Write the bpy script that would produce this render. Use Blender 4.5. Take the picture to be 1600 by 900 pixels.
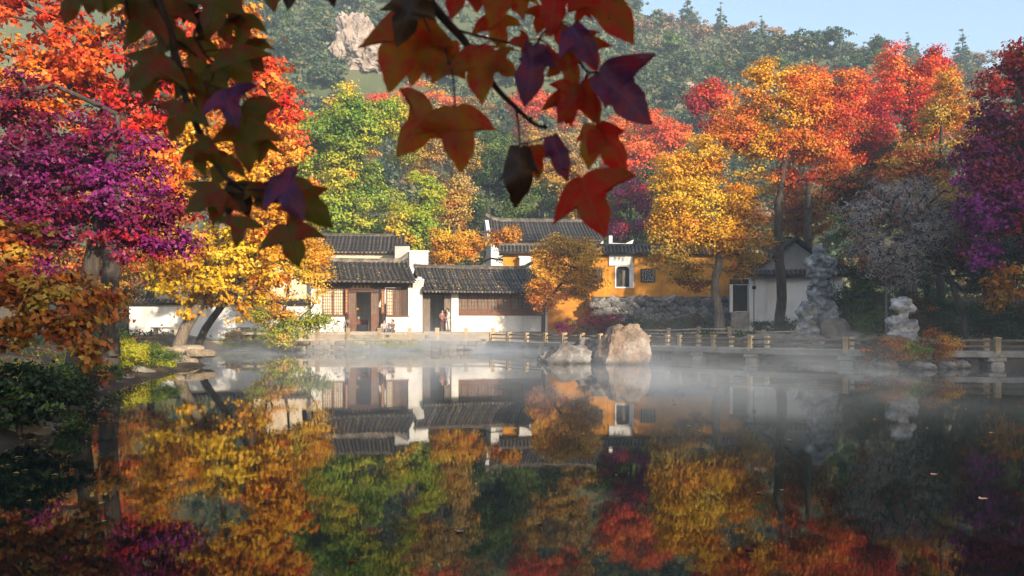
import bpy, bmesh, math, random
import numpy as np
from mathutils import Vector, Matrix, noise as mnoise
for _o in list(bpy.data.objects):
    bpy.data.objects.remove(_o)
SC = bpy.context.scene
COL = SC.collection
R = math.radians
rng = np.random.default_rng(7)
random.seed(7)

# ------------------------------------------------------------------ camera
CAM_Z = 1.8
cd = bpy.data.cameras.new("camera")
cam = bpy.data.objects.new("camera", cd)
COL.objects.link(cam)
cam.location = (0, 0, CAM_Z)
cam.rotation_euler = (R(90), 0, 0)
cd.sensor_width = 36
cd.lens = 31.5
cd.shift_y = 0.035
cd.clip_start = 0.05
cd.clip_end = 3000
cd.dof.use_dof = True
cd.dof.focus_distance = 48
cd.dof.aperture_fstop = 7.5
SC.camera = cam

# ------------------------------------------------------------------ sky and sun
SUN_EL, SUN_AZ = R(20), R(145)          # azimuth clockwise from +Y: low sun over the right shoulder
W = bpy.data.worlds.new("World")
SC.world = W
W.use_nodes = True
nt = W.node_tree
bg = nt.nodes["Background"]
sky = nt.nodes.new("ShaderNodeTexSky")
sky.sky_type = 'NISHITA'
sky.sun_disc = False
sky.sun_elevation = SUN_EL
sky.sun_rotation = SUN_AZ
sky.altitude = 100
sky.air_density = 1.15
sky.dust_density = 2.5
sky.ozone_density = 1.3
nt.links.new(sky.outputs[0], bg.inputs[0])
bg.inputs[1].default_value = 0.145
sl = bpy.data.lights.new("sun", 'SUN')
sl.energy = 5.0
sl.angle = R(0.6)
sl.color = (1.0, 0.84, 0.64)
so = bpy.data.objects.new("sun", sl)
COL.objects.link(so)
SDIR = Vector((math.sin(SUN_AZ) * math.cos(SUN_EL), math.cos(SUN_AZ) * math.cos(SUN_EL), math.sin(SUN_EL)))
so.rotation_euler = SDIR.to_track_quat('Z', 'Y').to_euler()
so.location = SDIR * 200
vs = SC.view_settings
vs.view_transform = 'Standard'
vs.look = 'None'
vs.gamma = 1
vs.exposure = 1.0
cy = SC.cycles
cy.use_denoising = True
try:
    cy.denoiser = 'OPENIMAGEDENOISE'
    cy.denoising_input_passes = 'RGB_ALBEDO_NORMAL'
except Exception:
    pass
cy.max_bounces = 6
cy.diffuse_bounces = 3
cy.glossy_bounces = 3
cy.transmission_bounces = 3
cy.volume_bounces = 1
cy.transparent_max_bounces = 8
cy.caustics_reflective = False
cy.caustics_refractive = False
cy.volume_step_rate = 2.0
cy.volume_max_steps = 96
cy.sample_clamp_indirect = 4.0

# ------------------------------------------------------------------ helpers
def wx(px, Y): return (px - 800) / 1400 * Y
def wz(py, Y): return CAM_Z + (506 - py) / 1400 * Y
def P(px, py, Y): return Vector((wx(px, Y), Y, wz(py, Y)))

def tag(o, label=None, cat=None, group=None, kind=None):
    if label: o["label"] = label
    if cat: o["category"] = cat
    if group: o["group"] = group
    if kind: o["kind"] = kind
    return o

def empty(name, loc=(0, 0, 0), rz=0.0, label=None, cat=None, group=None):
    o = bpy.data.objects.new(name, None)
    COL.objects.link(o)
    o.location = loc
    o.rotation_euler = (0, 0, rz)
    o.empty_display_size = 0.2
    return tag(o, label, cat, group)

def link(name, me, parent=None):
    o = bpy.data.objects.new(name, me)
    COL.objects.link(o)
    if parent is not None:
        o.parent = parent
    return o

def copy_tree(o, parent=None):
    c = o.copy()
    COL.objects.link(c)
    if parent is not None:
        c.parent = parent
    for ch in list(o.children):
        copy_tree(ch, c)
    return c

class MB:
    """collects shapes for ONE mesh"""
    def __init__(s): s.v, s.f = [], []
    def add(s, vs, fs):
        b = len(s.v)
        s.v += [tuple(x) for x in vs]
        s.f += [tuple(i + b for i in f) for f in fs]
        return s
    def box(s, x0, x1, y0, y1, z0, z1):
        return s.add([(x0,y0,z0),(x1,y0,z0),(x1,y1,z0),(x0,y1,z0),(x0,y0,z1),(x1,y0,z1),(x1,y1,z1),(x0,y1,z1)],
                     [(0,3,2,1),(4,5,6,7),(0,1,5,4),(1,2,6,5),(2,3,7,6),(3,0,4,7)])
    def obox(s, c, ax, hx, hy, hz):
        """box centred at c, its x axis turned to angle ax"""
        ca, sa = math.cos(ax), math.sin(ax)
        vs = []
        for dz in (-hz, hz):
            for dx, dy in ((-hx,-hy),(hx,-hy),(hx,hy),(-hx,hy)):
                vs.append((c[0]+dx*ca-dy*sa, c[1]+dx*sa+dy*ca, c[2]+dz))
        return s.add(vs, [(0,3,2,1),(4,5,6,7),(0,1,5,4),(1,2,6,5),(2,3,7,6),(3,0,4,7)])
    def tube(s, pts, rad, n=8, cap=True):
        pts = [Vector(p) for p in pts]
        if not hasattr(rad, '__len__'): rad = [rad] * len(pts)
        rings, up = [], None
        for i, p in enumerate(pts):
            d = (pts[min(i+1, len(pts)-1)] - pts[max(i-1, 0)]).normalized()
            if up is None:
                up = Vector((0, 0, 1)) if abs(d.z) < 0.9 else Vector((1, 0, 0))
            a = d.cross(up).normalized()
            b = a.cross(d).normalized()
            up = b
            rings.append([p + (a * math.cos(2*math.pi*k/n) + b * math.sin(2*math.pi*k/n)) * rad[i] for k in range(n)])
        vs = [q for r in rings for q in r]
        fs = []
        for i in range(len(pts) - 1):
            for k in range(n):
                fs.append((i*n+k, i*n+(k+1) % n, (i+1)*n+(k+1) % n, (i+1)*n+k))
        if cap:
            fs.append(tuple(range(n))[::-1])
            fs.append(tuple((len(pts)-1)*n + k for k in range(n)))
        return s.add(vs, fs)
    def lathe(s, prof, c=(0,0,0), n=12):
        vs, fs = [], []
        for r, z in prof:
            for k in range(n):
                a = 2*math.pi*k/n
                vs.append((c[0]+r*math.cos(a), c[1]+r*math.sin(a), c[2]+z))
        for i in range(len(prof)-1):
            for k in range(n):
                fs.append((i*n+k, i*n+(k+1) % n, (i+1)*n+(k+1) % n, (i+1)*n+k))
        fs.append(tuple(range(n))[::-1])
        fs.append(tuple((len(prof)-1)*n+k for k in range(n)))
        return s.add(vs, fs)
    def mesh(s, name, mat, smooth=False):
        me = bpy.data.meshes.new(name)
        me.from_pydata(s.v, [], s.f)
        if mat: me.materials.append(mat)
        if smooth:
            me.polygons.foreach_set("use_smooth", [True] * len(me.polygons))
        me.update()
        return me
    def build(s, name, mat, parent=None, smooth=False, bevel=0):
        o = link(name, s.mesh(name, mat, smooth), parent)
        if bevel:
            b = o.modifiers.new("bevel", 'BEVEL')
            b.width = bevel
            b.segments = 2
            b.limit_method = 'ANGLE'
        return o

def np_mesh(name, verts, quads, mat, cols=None, smooth=False, loops=4):
    me = bpy.data.meshes.new(name)
    nv, nf = len(verts), len(quads)
    me.vertices.add(nv)
    me.vertices.foreach_set("co", np.ascontiguousarray(verts, dtype=np.float32).ravel())
    me.loops.add(nf * loops)
    me.loops.foreach_set("vertex_index", np.ascontiguousarray(quads, dtype=np.int32).ravel())
    me.polygons.add(nf)
    me.polygons.foreach_set("loop_start", np.arange(0, nf * loops, loops, dtype=np.int32))
    me.polygons.foreach_set("loop_total", np.full(nf, loops, dtype=np.int32))
    if smooth:
        me.polygons.foreach_set("use_smooth", np.ones(nf, dtype=bool))
    if cols is not None:
        a = me.color_attributes.new("tint", 'FLOAT_COLOR', 'POINT')
        c4 = np.ones((nv, 4), dtype=np.float32)
        c4[:, :3] = cols
        a.data.foreach_set("color", c4.ravel())
    if mat: me.materials.append(mat)
    me.update(calc_edges=True)
    return me

class SineNoise:
    """cheap smooth 3-D noise in about -1..1, vectorised"""
    def __init__(s, seed, n=10, freq=1.0):
        g = np.random.default_rng(seed)
        d = g.normal(size=(n, 3))
        d /= np.linalg.norm(d, axis=1)[:, None]
        s.k = d * freq * g.uniform(0.6, 1.8, size=(n, 1))
        s.p = g.uniform(0, 6.283, size=n)
        s.n = n
    def __call__(s, p):
        return np.sin(p @ s.k.T + s.p).sum(axis=1) / math.sqrt(s.n) * 0.9

# ------------------------------------------------------------------ materials
def new_mat(name):
    m = bpy.data.materials.new(name)
    m.use_nodes = True
    t = m.node_tree
    return m, t, t.nodes["Principled BSDF"], t.nodes["Material Output"]

def ramp(t, fac, stops):
    r = t.nodes.new("ShaderNodeValToRGB")
    e = r.color_ramp.elements
    while len(e) < len(stops): e.new(0.5)
    for i, (p, c) in enumerate(stops):
        e[i].position = p
        e[i].color = (*c, 1)
    t.links.new(fac, r.inputs[0])
    return r.outputs[0]

def noise_node(t, scale, detail=4, rough=0.55, vec=None, dist=0.0):
    n = t.nodes.new("ShaderNodeTexNoise")
    n.inputs["Scale"].default_value = scale
    n.inputs["Detail"].default_value = detail
    n.inputs["Roughness"].default_value = rough
    n.inputs["Distortion"].default_value = dist
    if vec is not None: t.links.new(vec, n.inputs["Vector"])
    return n.outputs[0]

def coords(t, kind="Object", scale=None):
    c = t.nodes.new("ShaderNodeTexCoord").outputs[kind]
    if scale:
        m = t.nodes.new("ShaderNodeMapping")
        m.inputs["Scale"].default_value = scale
        t.links.new(c, m.inputs[0])
        c = m.outputs[0]
    return c

def bump(t, b, h, strength, dist=0.02):
    n = t.nodes.new("ShaderNodeBump")
    n.inputs["Strength"].default_value = strength
    n.inputs["Distance"].default_value = dist
    t.links.new(h, n.inputs["Height"])
    t.links.new(n.outputs[0], b.inputs["Normal"])

def mixcol(t, a, b, fac=None, mode='MIX', f=0.5):
    m = t.nodes.new("ShaderNodeMix")
    m.data_type = 'RGBA'
    m.blend_type = mode
    m.inputs[0].default_value = f
    if fac is not None: t.links.new(fac, m.inputs[0])
    for s, i in ((a, 6), (b, 7)):
        if isinstance(s, tuple): m.inputs[i].default_value = (*s, 1)
        else: t.links.new(s, m.inputs[i])
    return m.outputs[2]

def rnd_obj(t):
    return t.nodes.new("ShaderNodeObjectInfo").outputs["Random"]

def mottled(name, stops, scale=3.0, rough=0.8, bstr=0.4, bscale=None, bdist=0.02, per_obj=0.0, coord="Object", cscale=None, detail=6, wet=False):
    m, t, b, o = new_mat(name)
    v = coords(t, coord, cscale)
    f = noise_node(t, scale, detail, 0.62, v)
    c = ramp(t, f, stops)
    if per_obj:
        g = ramp(t, rnd_obj(t), [(0, (1-per_obj,)*3), (1, (1+per_obj*0.6,)*3)])
        c = mixcol(t, c, g, None, 'MULTIPLY', 1.0)
    if wet:      # a dark wet, algae-stained band just above the water
        sx = t.nodes.new("ShaderNodeSeparateXYZ")
        t.links.new(t.nodes.new("ShaderNodeNewGeometry").outputs["Position"], sx.inputs[0])
        ad = t.nodes.new("ShaderNodeMath"); ad.operation = 'MULTIPLY_ADD'; ad.inputs[1].default_value = .22
        t.links.new(f, ad.inputs[0]); t.links.new(sx.outputs[2], ad.inputs[2])
        w_ = ramp(t, ad.outputs[0], [(.14, (.28, .27, .22)), (.30, (1, 1, 1))])
        c = mixcol(t, c, w_, None, 'MULTIPLY', 1.0)
        cr = ramp(t, noise_node(t, scale * 2.6, 3, .5, v, 1.2), [(.47, (1, 1, 1)), (.50, (.42, .40, .38)), (.53, (1, 1, 1))])
        c = mixcol(t, c, cr, None, 'MULTIPLY', .55)
    t.links.new(c, b.inputs["Base Color"])
    b.inputs["Roughness"].default_value = rough
    b.inputs["Specular IOR Level"].default_value = 0.3
    if bstr:
        bump(t, b, noise_node(t, bscale or scale * 4, 6, 0.65, v), bstr, bdist)
    return m

def leaf_material(name, transl=0.30, gloss=0.02):
    m, t, b, o = new_mat(name)
    t.nodes.remove(b)
    a = t.nodes.new("ShaderNodeAttribute")
    a.attribute_name = "tint"
    d = t.nodes.new("ShaderNodeBsdfDiffuse")
    tr = t.nodes.new("ShaderNodeBsdfTranslucent")
    g = t.nodes.new("ShaderNodeBsdfGlossy")
    g.inputs["Roughness"].default_value = 0.45
    m1 = t.nodes.new("ShaderNodeMixShader")
    m1.inputs[0].default_value = transl
    m2 = t.nodes.new("ShaderNodeMixShader")
    m2.inputs[0].default_value = gloss
    t.links.new(a.outputs["Color"], d.inputs[0])
    t.links.new(a.outputs["Color"], tr.inputs[0])
    t.links.new(d.outputs[0], m1.inputs[1])
    t.links.new(tr.outputs[0], m1.inputs[2])
    t.links.new(m1.outputs[0], m2.inputs[1])
    t.links.new(g.outputs[0], m2.inputs[2])
    t.links.new(m2.outputs[0], o.inputs[0])
    return m

M = {}
M['leaf'] = leaf_material("leaf")
M['needle'] = leaf_material("needle", 0.15, 0.03)
M['bark'] = mottled("bark", [(0.3, (.028,.022,.019)), (0.55, (.062,.050,.041)), (0.75, (.12,.10,.083))], 2.5, .9, .9, 9, .03, cscale=(3, 3, .6))
M['bark_pale'] = mottled("pale_bark", [(0.3, (.10,.08,.06)), (0.55, (.20,.16,.12)), (0.75, (.34,.29,.23))], 2.5, .9, .9, 9, .03, cscale=(3, 3, .6))
M['twig'] = mottled("twig", [(0.3, (.10,.095,.10)), (0.7, (.24,.22,.225))], 4, .9, 0)
M['dark_branch'] = mottled("dark_branch", [(0.3, (.012,.008,.007)), (0.7, (.05,.032,.026))], 60, .6, .5, 200, .001)
def plaster(name, base, stain, amt=.62, sc=.55):
    m, t, b, o = new_mat(name)
    v = coords(t, "Object")
    f = noise_node(t, sc, 8, .66, v)
    c = ramp(t, f, [(.38, base), (amt, tuple(.55*x+.45*y for x, y in zip(base, stain))), (.82, stain)])
    v2 = coords(t, "Object", (1.1, 1.1, .16))
    g = ramp(t, noise_node(t, 1.3, 6, .65, v2), [(.47, (1, 1, 1)), (.74, (.58, .56, .53))])
    c = mixcol(t, c, g, None, 'MULTIPLY', .6)
    t.links.new(c, b.inputs["Base Color"])
    b.inputs["Roughness"].default_value = .9
    b.inputs["Specular IOR Level"].default_value = .15
    bump(t, b, noise_node(t, 9, 6, .6, v), .25, .02)
    return m
M['white'] = plaster("white_plaster", (.82,.81,.78), (.48,.45,.42))
M['white_clean'] = plaster("clean_white_plaster", (.86,.86,.85), (.60,.58,.55), .7)  # cleaner, less stained plaster for the white house
M['cream'] = plaster("cream_plaster", (.72,.60,.42), (.45,.36,.27))
M['yellow'] = plaster("yellow_plaster", (.70,.31,.035), (.34,.13,.03), .52, .9)
M['greywall'] = plaster("grey_plaster", (.46,.45,.43), (.20,.19,.18))
M['wood'] = mottled("brown_wood", [(.3, (.075,.030,.018)), (.55, (.16,.068,.036)), (.75, (.25,.115,.06))], 3, .6, .3, 14, .01, cscale=(6, 6, .8))
M['wood_dark'] = mottled("dark_wood", [(.3, (.028,.016,.012)), (.7, (.085,.045,.030))], 3, .6, .3, 14, .01, cscale=(6, 6, .8))
M['wood_grey'] = mottled("weathered_wood", [(.3, (.10,.075,.06)), (.7, (.24,.19,.15))], 3, .7, .3, 14, .01, cscale=(6, 6, .8))
M['red_wood'] = mottled("red_lacquer", [(.3, (.09,.014,.010)), (.7, (.17,.030,.018))], 4, .5, .1)
M['gold'] = mottled("gold_paint", [(.3, (.45,.28,.07)), (.7, (.62,.42,.12))], 8, .5, 0)
M['paper'] = mottled("window_paper", [(.3, (.55,.48,.36)), (.7, (.72,.64,.50))], 1.2, .8, 0)
M['black'] = mottled("black_paint", [(.3, (.012,.012,.014)), (.7, (.03,.03,.032))], 3, .6, 0)
M['tile'] = mottled("roof_tile", [(.28, (.050,.044,.040)), (.5, (.12,.104,.090)), (.72, (.26,.215,.17))], 2.6, .85, .8, 10, .02, per_obj=.35)
M['tile_pan'] = mottled("pan_tile", [(.3, (.012,.011,.011)), (.7, (.040,.035,.032))], 3.5, .9, .8, 9, .03)
M['stone'] = mottled("bank_stone", [(.28, (.14,.11,.08)), (.5, (.30,.24,.17)), (.75, (.46,.38,.28))], 2.2, .9, .8, 8, .03, per_obj=.4)
M['rubble'] = mottled("rubble_stone", [(.28, (.075,.075,.075)), (.5, (.19,.185,.18)), (.75, (.36,.35,.34))], 2.0, .9, .8, 8, .03, per_obj=.5)
M['mortar'] = mottled("mortar", [(.3, (.05,.045,.04)), (.7, (.12,.11,.10))], 3, .95, .5)
M['post'] = mottled("post_stone", [(.28, (.30,.21,.12)), (.5, (.47,.35,.21)), (.75, (.58,.47,.31))], 3.0, .85, .5, 12, .01, per_obj=.3)
M['slab'] = mottled("slab_stone", [(.28, (.17,.15,.13)), (.5, (.30,.27,.24)), (.75, (.45,.41,.37))], 1.8, .85, .6, 9, .02, per_obj=.25)
M['rail'] = mottled("rail_stone", [(.3, (.10,.075,.055)), (.7, (.22,.17,.13))], 4, .8, .4)
M['rail_pale'] = mottled("rail_pale_stone", [(.3, (.30,.24,.17)), (.7, (.50,.42,.32))], 3, .85, .4)
M['rock_warm'] = mottled("warm_rock", [(.28, (.07,.05,.038)), (.42, (.20,.14,.10)), (.55, (.31,.23,.165)), (.64, (.38,.35,.32)), (.8, (.54,.52,.50))], .95, .85, 1.0, 6, .09, wet=True)
M['rock_grey'] = mottled("grey_rock", [(.25, (.045,.040,.036)), (.48, (.16,.145,.13)), (.72, (.38,.36,.34))], 1.6, .85, 1.0, 6, .05, wet=True)
M['taihu'] = mottled("pitted_limestone", [(.28, (.06,.06,.065)), (.48, (.22,.22,.23)), (.72, (.52,.51,.50))], 2.2, .85, 1.0, 7, .06)
M['boulder'] = mottled("brown_boulder", [(.25, (.10,.085,.065)), (.5, (.21,.185,.15)), (.75, (.33,.30,.25))], 1.4, .9, .8, 7, .04)
M['cliff'] = mottled("cliff_rock", [(.28, (.10,.075,.062)), (.45, (.28,.22,.185)), (.7, (.46,.39,.335))], .30, .9, 1.0, 1.2, .6)
M['soil'] = mottled("soil", [(.3, (.045,.035,.022)), (.5, (.10,.075,.045)), (.7, (.15,.12,.06))], .35, .95, .8, 3, .05, wet=True)
M['hill'] = mottled("hill_soil", [(.3, (.035,.055,.025)), (.5, (.07,.085,.038)), (.7, (.13,.115,.06))], .06, .95, .6, .5, .3)
M['paving'] = mottled("paving", [(.3, (.24,.19,.13)), (.7, (.42,.35,.26))], 1.2, .9, .6, 6, .02)
# ------------------------------------------------------------------ land and water
POND = np.array([(-5,3.2),(6,2.6),(20,2.8),(36,6),(43,20),(44,36),(39,46),(30,48.5),(20,48.2),(14,49),(9,53),(4,58),(0.6,61.9),
                 (-6,61.95),(-14,61.95),(-19.6,61.9),(-20.4,57),(-18.5,50),(-15.6,43),(-13.6,38.6),(-12.9,33),(-11.9,27),(-10.4,21.7),(-8.6,16),(-7.8,13.4),(-6.3,8)], float)
def pond_sd(x, y):
    """signed distance to the pond's edge: negative on the water"""
    p = np.stack([x, y], 1)
    a, b = POND, np.roll(POND, -1, 0)
    dmin = np.full(len(p), 1e9)
    inside = np.zeros(len(p), bool)
    for (ax, ay), (bx, by) in zip(a, b):
        e = np.array([bx-ax, by-ay])
        w = p - (ax, ay)
        t = np.clip((w @ e) / (e @ e), 0, 1)
        dmin = np.minimum(dmin, np.hypot(w[:,0]-e[0]*t, w[:,1]-e[1]*t))
        c = ((ay > y) != (by > y)) & (x < (bx-ax) * (y-ay) / (by-ay+1e-12) + ax)
        inside ^= c
    return np.where(inside, -dmin, dmin)

RX = np.array([-600,-300,-150,-56,0,30,37,60,93,130,148,200,400,800], float)
RZ = np.array([120,135,128,110,97,90,87,82,74.5,66.5,63.5,54,26,8], float)
N1, N2, N3 = SineNoise(1, 12, .07), SineNoise(2, 12, .25), SineNoise(3, 12, .9)
def sstep(a, b, x):
    t = np.clip((x - a) / (b - a), 0, 1)
    return t * t * (3 - 2 * t)
def height(x, y):
    x, y = np.asarray(x, float).ravel(), np.asarray(y, float).ravel()
    p = np.stack([x, y, np.zeros_like(x)], 1)
    d = pond_sd(x, y)
    land = .22 + .55 * np.clip(d, 0, 1.3) + .02 * np.clip(d - 1.3, 0, 40)
    left = (x < -5) & (y < 50)
    land = np.where(left, .08 + .16 * np.clip(d, 0, 4) + .02 * np.clip(d - 4, 0, 40), land)
    land = np.minimum(land, 2.2) + .10 * N3(p) * np.clip(d, 0, 1)
    # level apron in front of the halls
    ap = sstep(-24, -21, x) * sstep(2.5, 0.5, x) * sstep(61.9, 62.6, y)
    land = land * (1 - ap) + ap * .45
    low = np.exp(-(((x + 15.2) / 2.6) ** 2 + ((y - 39.8) / 2.6) ** 2))
    land = land * (1 - .85 * low)
    up = sstep(71.8, 72.6, y) * sstep(6.2, 6.8, x) + sstep(84, 90, y) * (1 - sstep(6.2, 6.8, x))
    land = land + np.clip(up, 0, 1) * (3.9 - land) * (y > 60)
    h = np.where(d < 0, np.maximum(-1.2, .22 + .5 * d), land)
    ridge = np.interp(x, RX, RZ)
    t = np.clip((y - 92) / 168, 0, 1)
    hill = (ridge - 3) * (.25 * t + .75 * t * t * (3 - 2 * t)) + 2.2 * N2(p) * sstep(0, .2, t) + 5 * N1(p) * sstep(0, .3, t) * sstep(1.0, .8, t)
    back = np.where(y > 262, -(y - 262) * .25, 0)
    return h + hill + back * (h + hill > -50)
def hz(x, y): return float(height([x], [y])[0])

def grid_mesh(name, xs, ys, mat):
    X, Y = np.meshgrid(xs, ys)
    Z = height(X, Y).reshape(X.shape)
    v = np.stack([X.ravel(), Y.ravel(), Z.ravel()], 1)
    nx, ny = len(xs), len(ys)
    i = np.arange(nx * ny).reshape(ny, nx)
    q = np.stack([i[:-1,:-1], i[:-1,1:], i[1:,1:], i[1:,:-1]], -1).reshape(-1, 4)
    return np_mesh(name, v, q, mat, smooth=True)
xs = np.concatenate([np.linspace(-900,-60,18)[:-1], np.linspace(-60,-26,24)[:-1], np.arange(-26,45,.6), np.linspace(45,200,50)[1:], np.linspace(200,900,14)[1:]])
ys = np.concatenate([np.linspace(-500,-10,12)[:-1], np.linspace(-10,0,10)[:-1], np.arange(0,76,.6), np.linspace(76,96,14)])
tag(link("ground", grid_mesh("ground", xs, ys, M['soil'])), kind='structure')
xs2 = np.concatenate([np.linspace(-900,-150,20)[:-1], np.linspace(-150,220,150), np.linspace(220,900,20)[1:]])
ys2 = np.concatenate([np.linspace(96,280,90), np.linspace(280,420,8)[1:]])
tag(link("hillside", grid_mesh("hillside", xs2, ys2, M['hill'])), kind='structure')

m, t, b, o = new_mat("pond_water")
b.inputs["Base Color"].default_value = (.005, .008, .006, 1)
b.inputs["Roughness"].default_value = .022
b.inputs["IOR"].default_value = 1.33
b.inputs["Specular IOR Level"].default_value = .30
v = coords(t, "Object", (.9, .35, 1))
v2 = coords(t, "Object", (3.2, 1.3, 1))
f1 = noise_node(t, .9, 2, .5, v)
f2 = noise_node(t, 2.2, 3, .55, v2)
ad = t.nodes.new("ShaderNodeMath"); ad.operation = 'MULTIPLY_ADD'
ad.inputs[1].default_value = .22
t.links.new(f2, ad.inputs[0]); t.links.new(f1, ad.inputs[2])
bump(t, b, ad.outputs[0], .024, .06)
M['water'] = m
w = MB().add([(-60,-8,0),(60,-8,0),(60,80,0),(-60,80,0)], [(0,1,2,3)])
tag(w.build("pond", M['water']), kind='structure')
# ------------------------------------------------------------------ tree builder
PAL = {  # colour runs along each list, leaf by leaf
 'red':     [(.30,.008,.018),(.58,.020,.018),(.72,.060,.020),(.74,.16,.03)],
 'redor':   [(.55,.022,.018),(.70,.085,.018),(.74,.19,.022),(.74,.30,.04)],
 'coral':   [(.60,.045,.022),(.72,.11,.028),(.72,.20,.045)],
 'orange':  [(.55,.075,.015),(.70,.19,.018),(.74,.31,.025),(.74,.42,.04)],
 'gold':    [(.48,.20,.018),(.68,.32,.018),(.76,.43,.025),(.78,.52,.05)],
 'yellow':  [(.50,.27,.018),(.70,.44,.02),(.80,.55,.03),(.80,.62,.08)],
 'ochre':   [(.20,.11,.02),(.40,.22,.03),(.55,.34,.045),(.60,.42,.09)],
 'tan':     [(.24,.15,.05),(.40,.26,.09),(.50,.34,.12),(.45,.25,.10)],
 'ygreen':  [(.10,.17,.02),(.26,.32,.025),(.46,.44,.03),(.62,.50,.04)],
 'lime':    [(.08,.17,.018),(.18,.30,.02),(.34,.40,.03),(.50,.46,.04)],
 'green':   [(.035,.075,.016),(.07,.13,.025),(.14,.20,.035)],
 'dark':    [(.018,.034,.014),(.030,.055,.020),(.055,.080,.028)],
 'purple':  [(.09,.006,.045),(.17,.010,.10),(.25,.022,.18),(.27,.012,.07)],  # albedo lowered: part of the left maple's shade is in this colour
 'violet':  [(.16,.010,.09),(.26,.018,.20),(.36,.04,.30),(.34,.02,.12)],
 'plum':    [(.09,.006,.022),(.18,.010,.045),(.17,.014,.10),(.32,.02,.03)],
 'crimson': [(.18,.008,.018),(.36,.014,.03),(.52,.03,.03)],
 'magenta': [(.26,.012,.06),(.45,.02,.10),(.52,.05,.12)],
 'rust':    [(.22,.045,.015),(.42,.085,.02),(.54,.18,.02),(.34,.19,.03)],
 'rustred': [(.28,.035,.015),(.48,.075,.022),(.58,.17,.03),(.30,.19,.03),(.50,.07,.05)],
 'brown':   [(.05,.032,.014),(.10,.055,.02),(.18,.09,.025)],  # darkened so that shaded foliage carries its shade in the colour
 'grey':    [(.30,.28,.28),(.44,.41,.41),(.40,.36,.35)],
 'hillg':   [(.036,.070,.042),(.066,.112,.062),(.12,.165,.078)],  # paled and desaturated: some of the distance haze is in the leaf colour
 'hillo':   [(.08,.105,.045),(.14,.15,.06),(.22,.20,.085)],
 'hillt':   [(.22,.14,.08),(.32,.20,.11),(.36,.20,.10)],
}
ALT = {'red': 'redor', 'redor': 'orange', 'coral': 'orange', 'orange': 'coral', 'gold': 'orange', 'yellow': 'gold', 'ochre': 'rust', 'tan': 'ochre', 'ygreen': 'gold', 'lime': 'ygreen', 'purple': 'plum', 'violet': 'plum', 'plum': 'crimson', 'crimson': 'red', 'rust': 'ochre', 'rustred': 'ochre', 'brown': 'rust', 'dark': 'green', 'hillg': 'hillo', 'hillo': 'hillg'}
def pal_eval(name, t):
    c = np.array(PAL[name])
    s = np.clip(t, 0, .9999) * (len(c) - 1)
    i = s.astype(int)
    f = (s - i)[:, None]
    return c[i] * (1 - f) + c[i + 1] * f

def leaves_np(cen, nrm, L, Wd, g, star=False):
    """leaf faces: folded rhombs, or five-pointed leaves of three rhombs (star)"""
    n = len(cen)
    nrm = nrm / np.linalg.norm(nrm, axis=1)[:, None]
    a = g.normal(size=(n, 3))
    a -= nrm * (a * nrm).sum(1)[:, None]
    a /= np.linalg.norm(a, axis=1)[:, None]
    b = np.cross(nrm, a)
    s = g.uniform(.65, 1.3, size=(n, 1))
    if not star:
        l, w = L * s * .5, Wd * s * .5
        V = np.stack([cen - a*l, cen + b*w + nrm*w*.35 - a*l*.1, cen + a*l, cen - b*w + nrm*w*.35 - a*l*.1], 1)
        return V.reshape(-1, 3), 4
    out = []
    base = cen - a * L * s * .25
    for ang, ln, wd in ((0, 1., .34), (1.0, .82, .30), (-1.0, .82, .30)):
        d = a * math.cos(ang) + b * math.sin(ang)
        e = -a * math.sin(ang) + b * math.cos(ang)
        l, w = L * s * ln * .8, Wd * s * wd
        up = nrm * l * (.10 if ang else -.12)
        out.append(np.stack([base, base + d*l*.42 + e*w, base + d*l + up, base + d*l*.42 - e*w], 1))
    return np.stack(out, 1).reshape(-1, 3), 12

def tubes_np(p0, p1, r0, r1, n=5):
    d = p1 - p0
    ln = np.linalg.norm(d, axis=1)
    k = ln > 1e-5
    p0, p1, r0, r1, d = p0[k], p1[k], r0[k], r1[k], d[k] / ln[k][:, None]
    ref = np.where(np.abs(d[:, 2:3]) < .9, np.array([[0, 0, 1.]]), np.array([[1., 0, 0]]))
    a = np.cross(d, ref); a /= np.linalg.norm(a, axis=1)[:, None]
    b = np.cross(d, a)
    an = np.arange(n) * 2 * math.pi / n
    ring = a[:, None, :] * np.cos(an)[None, :, None] + b[:, None, :] * np.sin(an)[None, :, None]
    V = np.concatenate([p0[:, None] + ring * r0[:, None, None], p1[:, None] + ring * r1[:, None, None]], 1)
    m = len(p0)
    i = np.arange(n); j = (i + 1) % n
    q = np.stack([i, j, j + n, i + n], 1)
    Q = (np.arange(m) * 2 * n)[:, None, None] + q[None]
    return V.reshape(-1, 3), Q.reshape(-1, 4)

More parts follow.
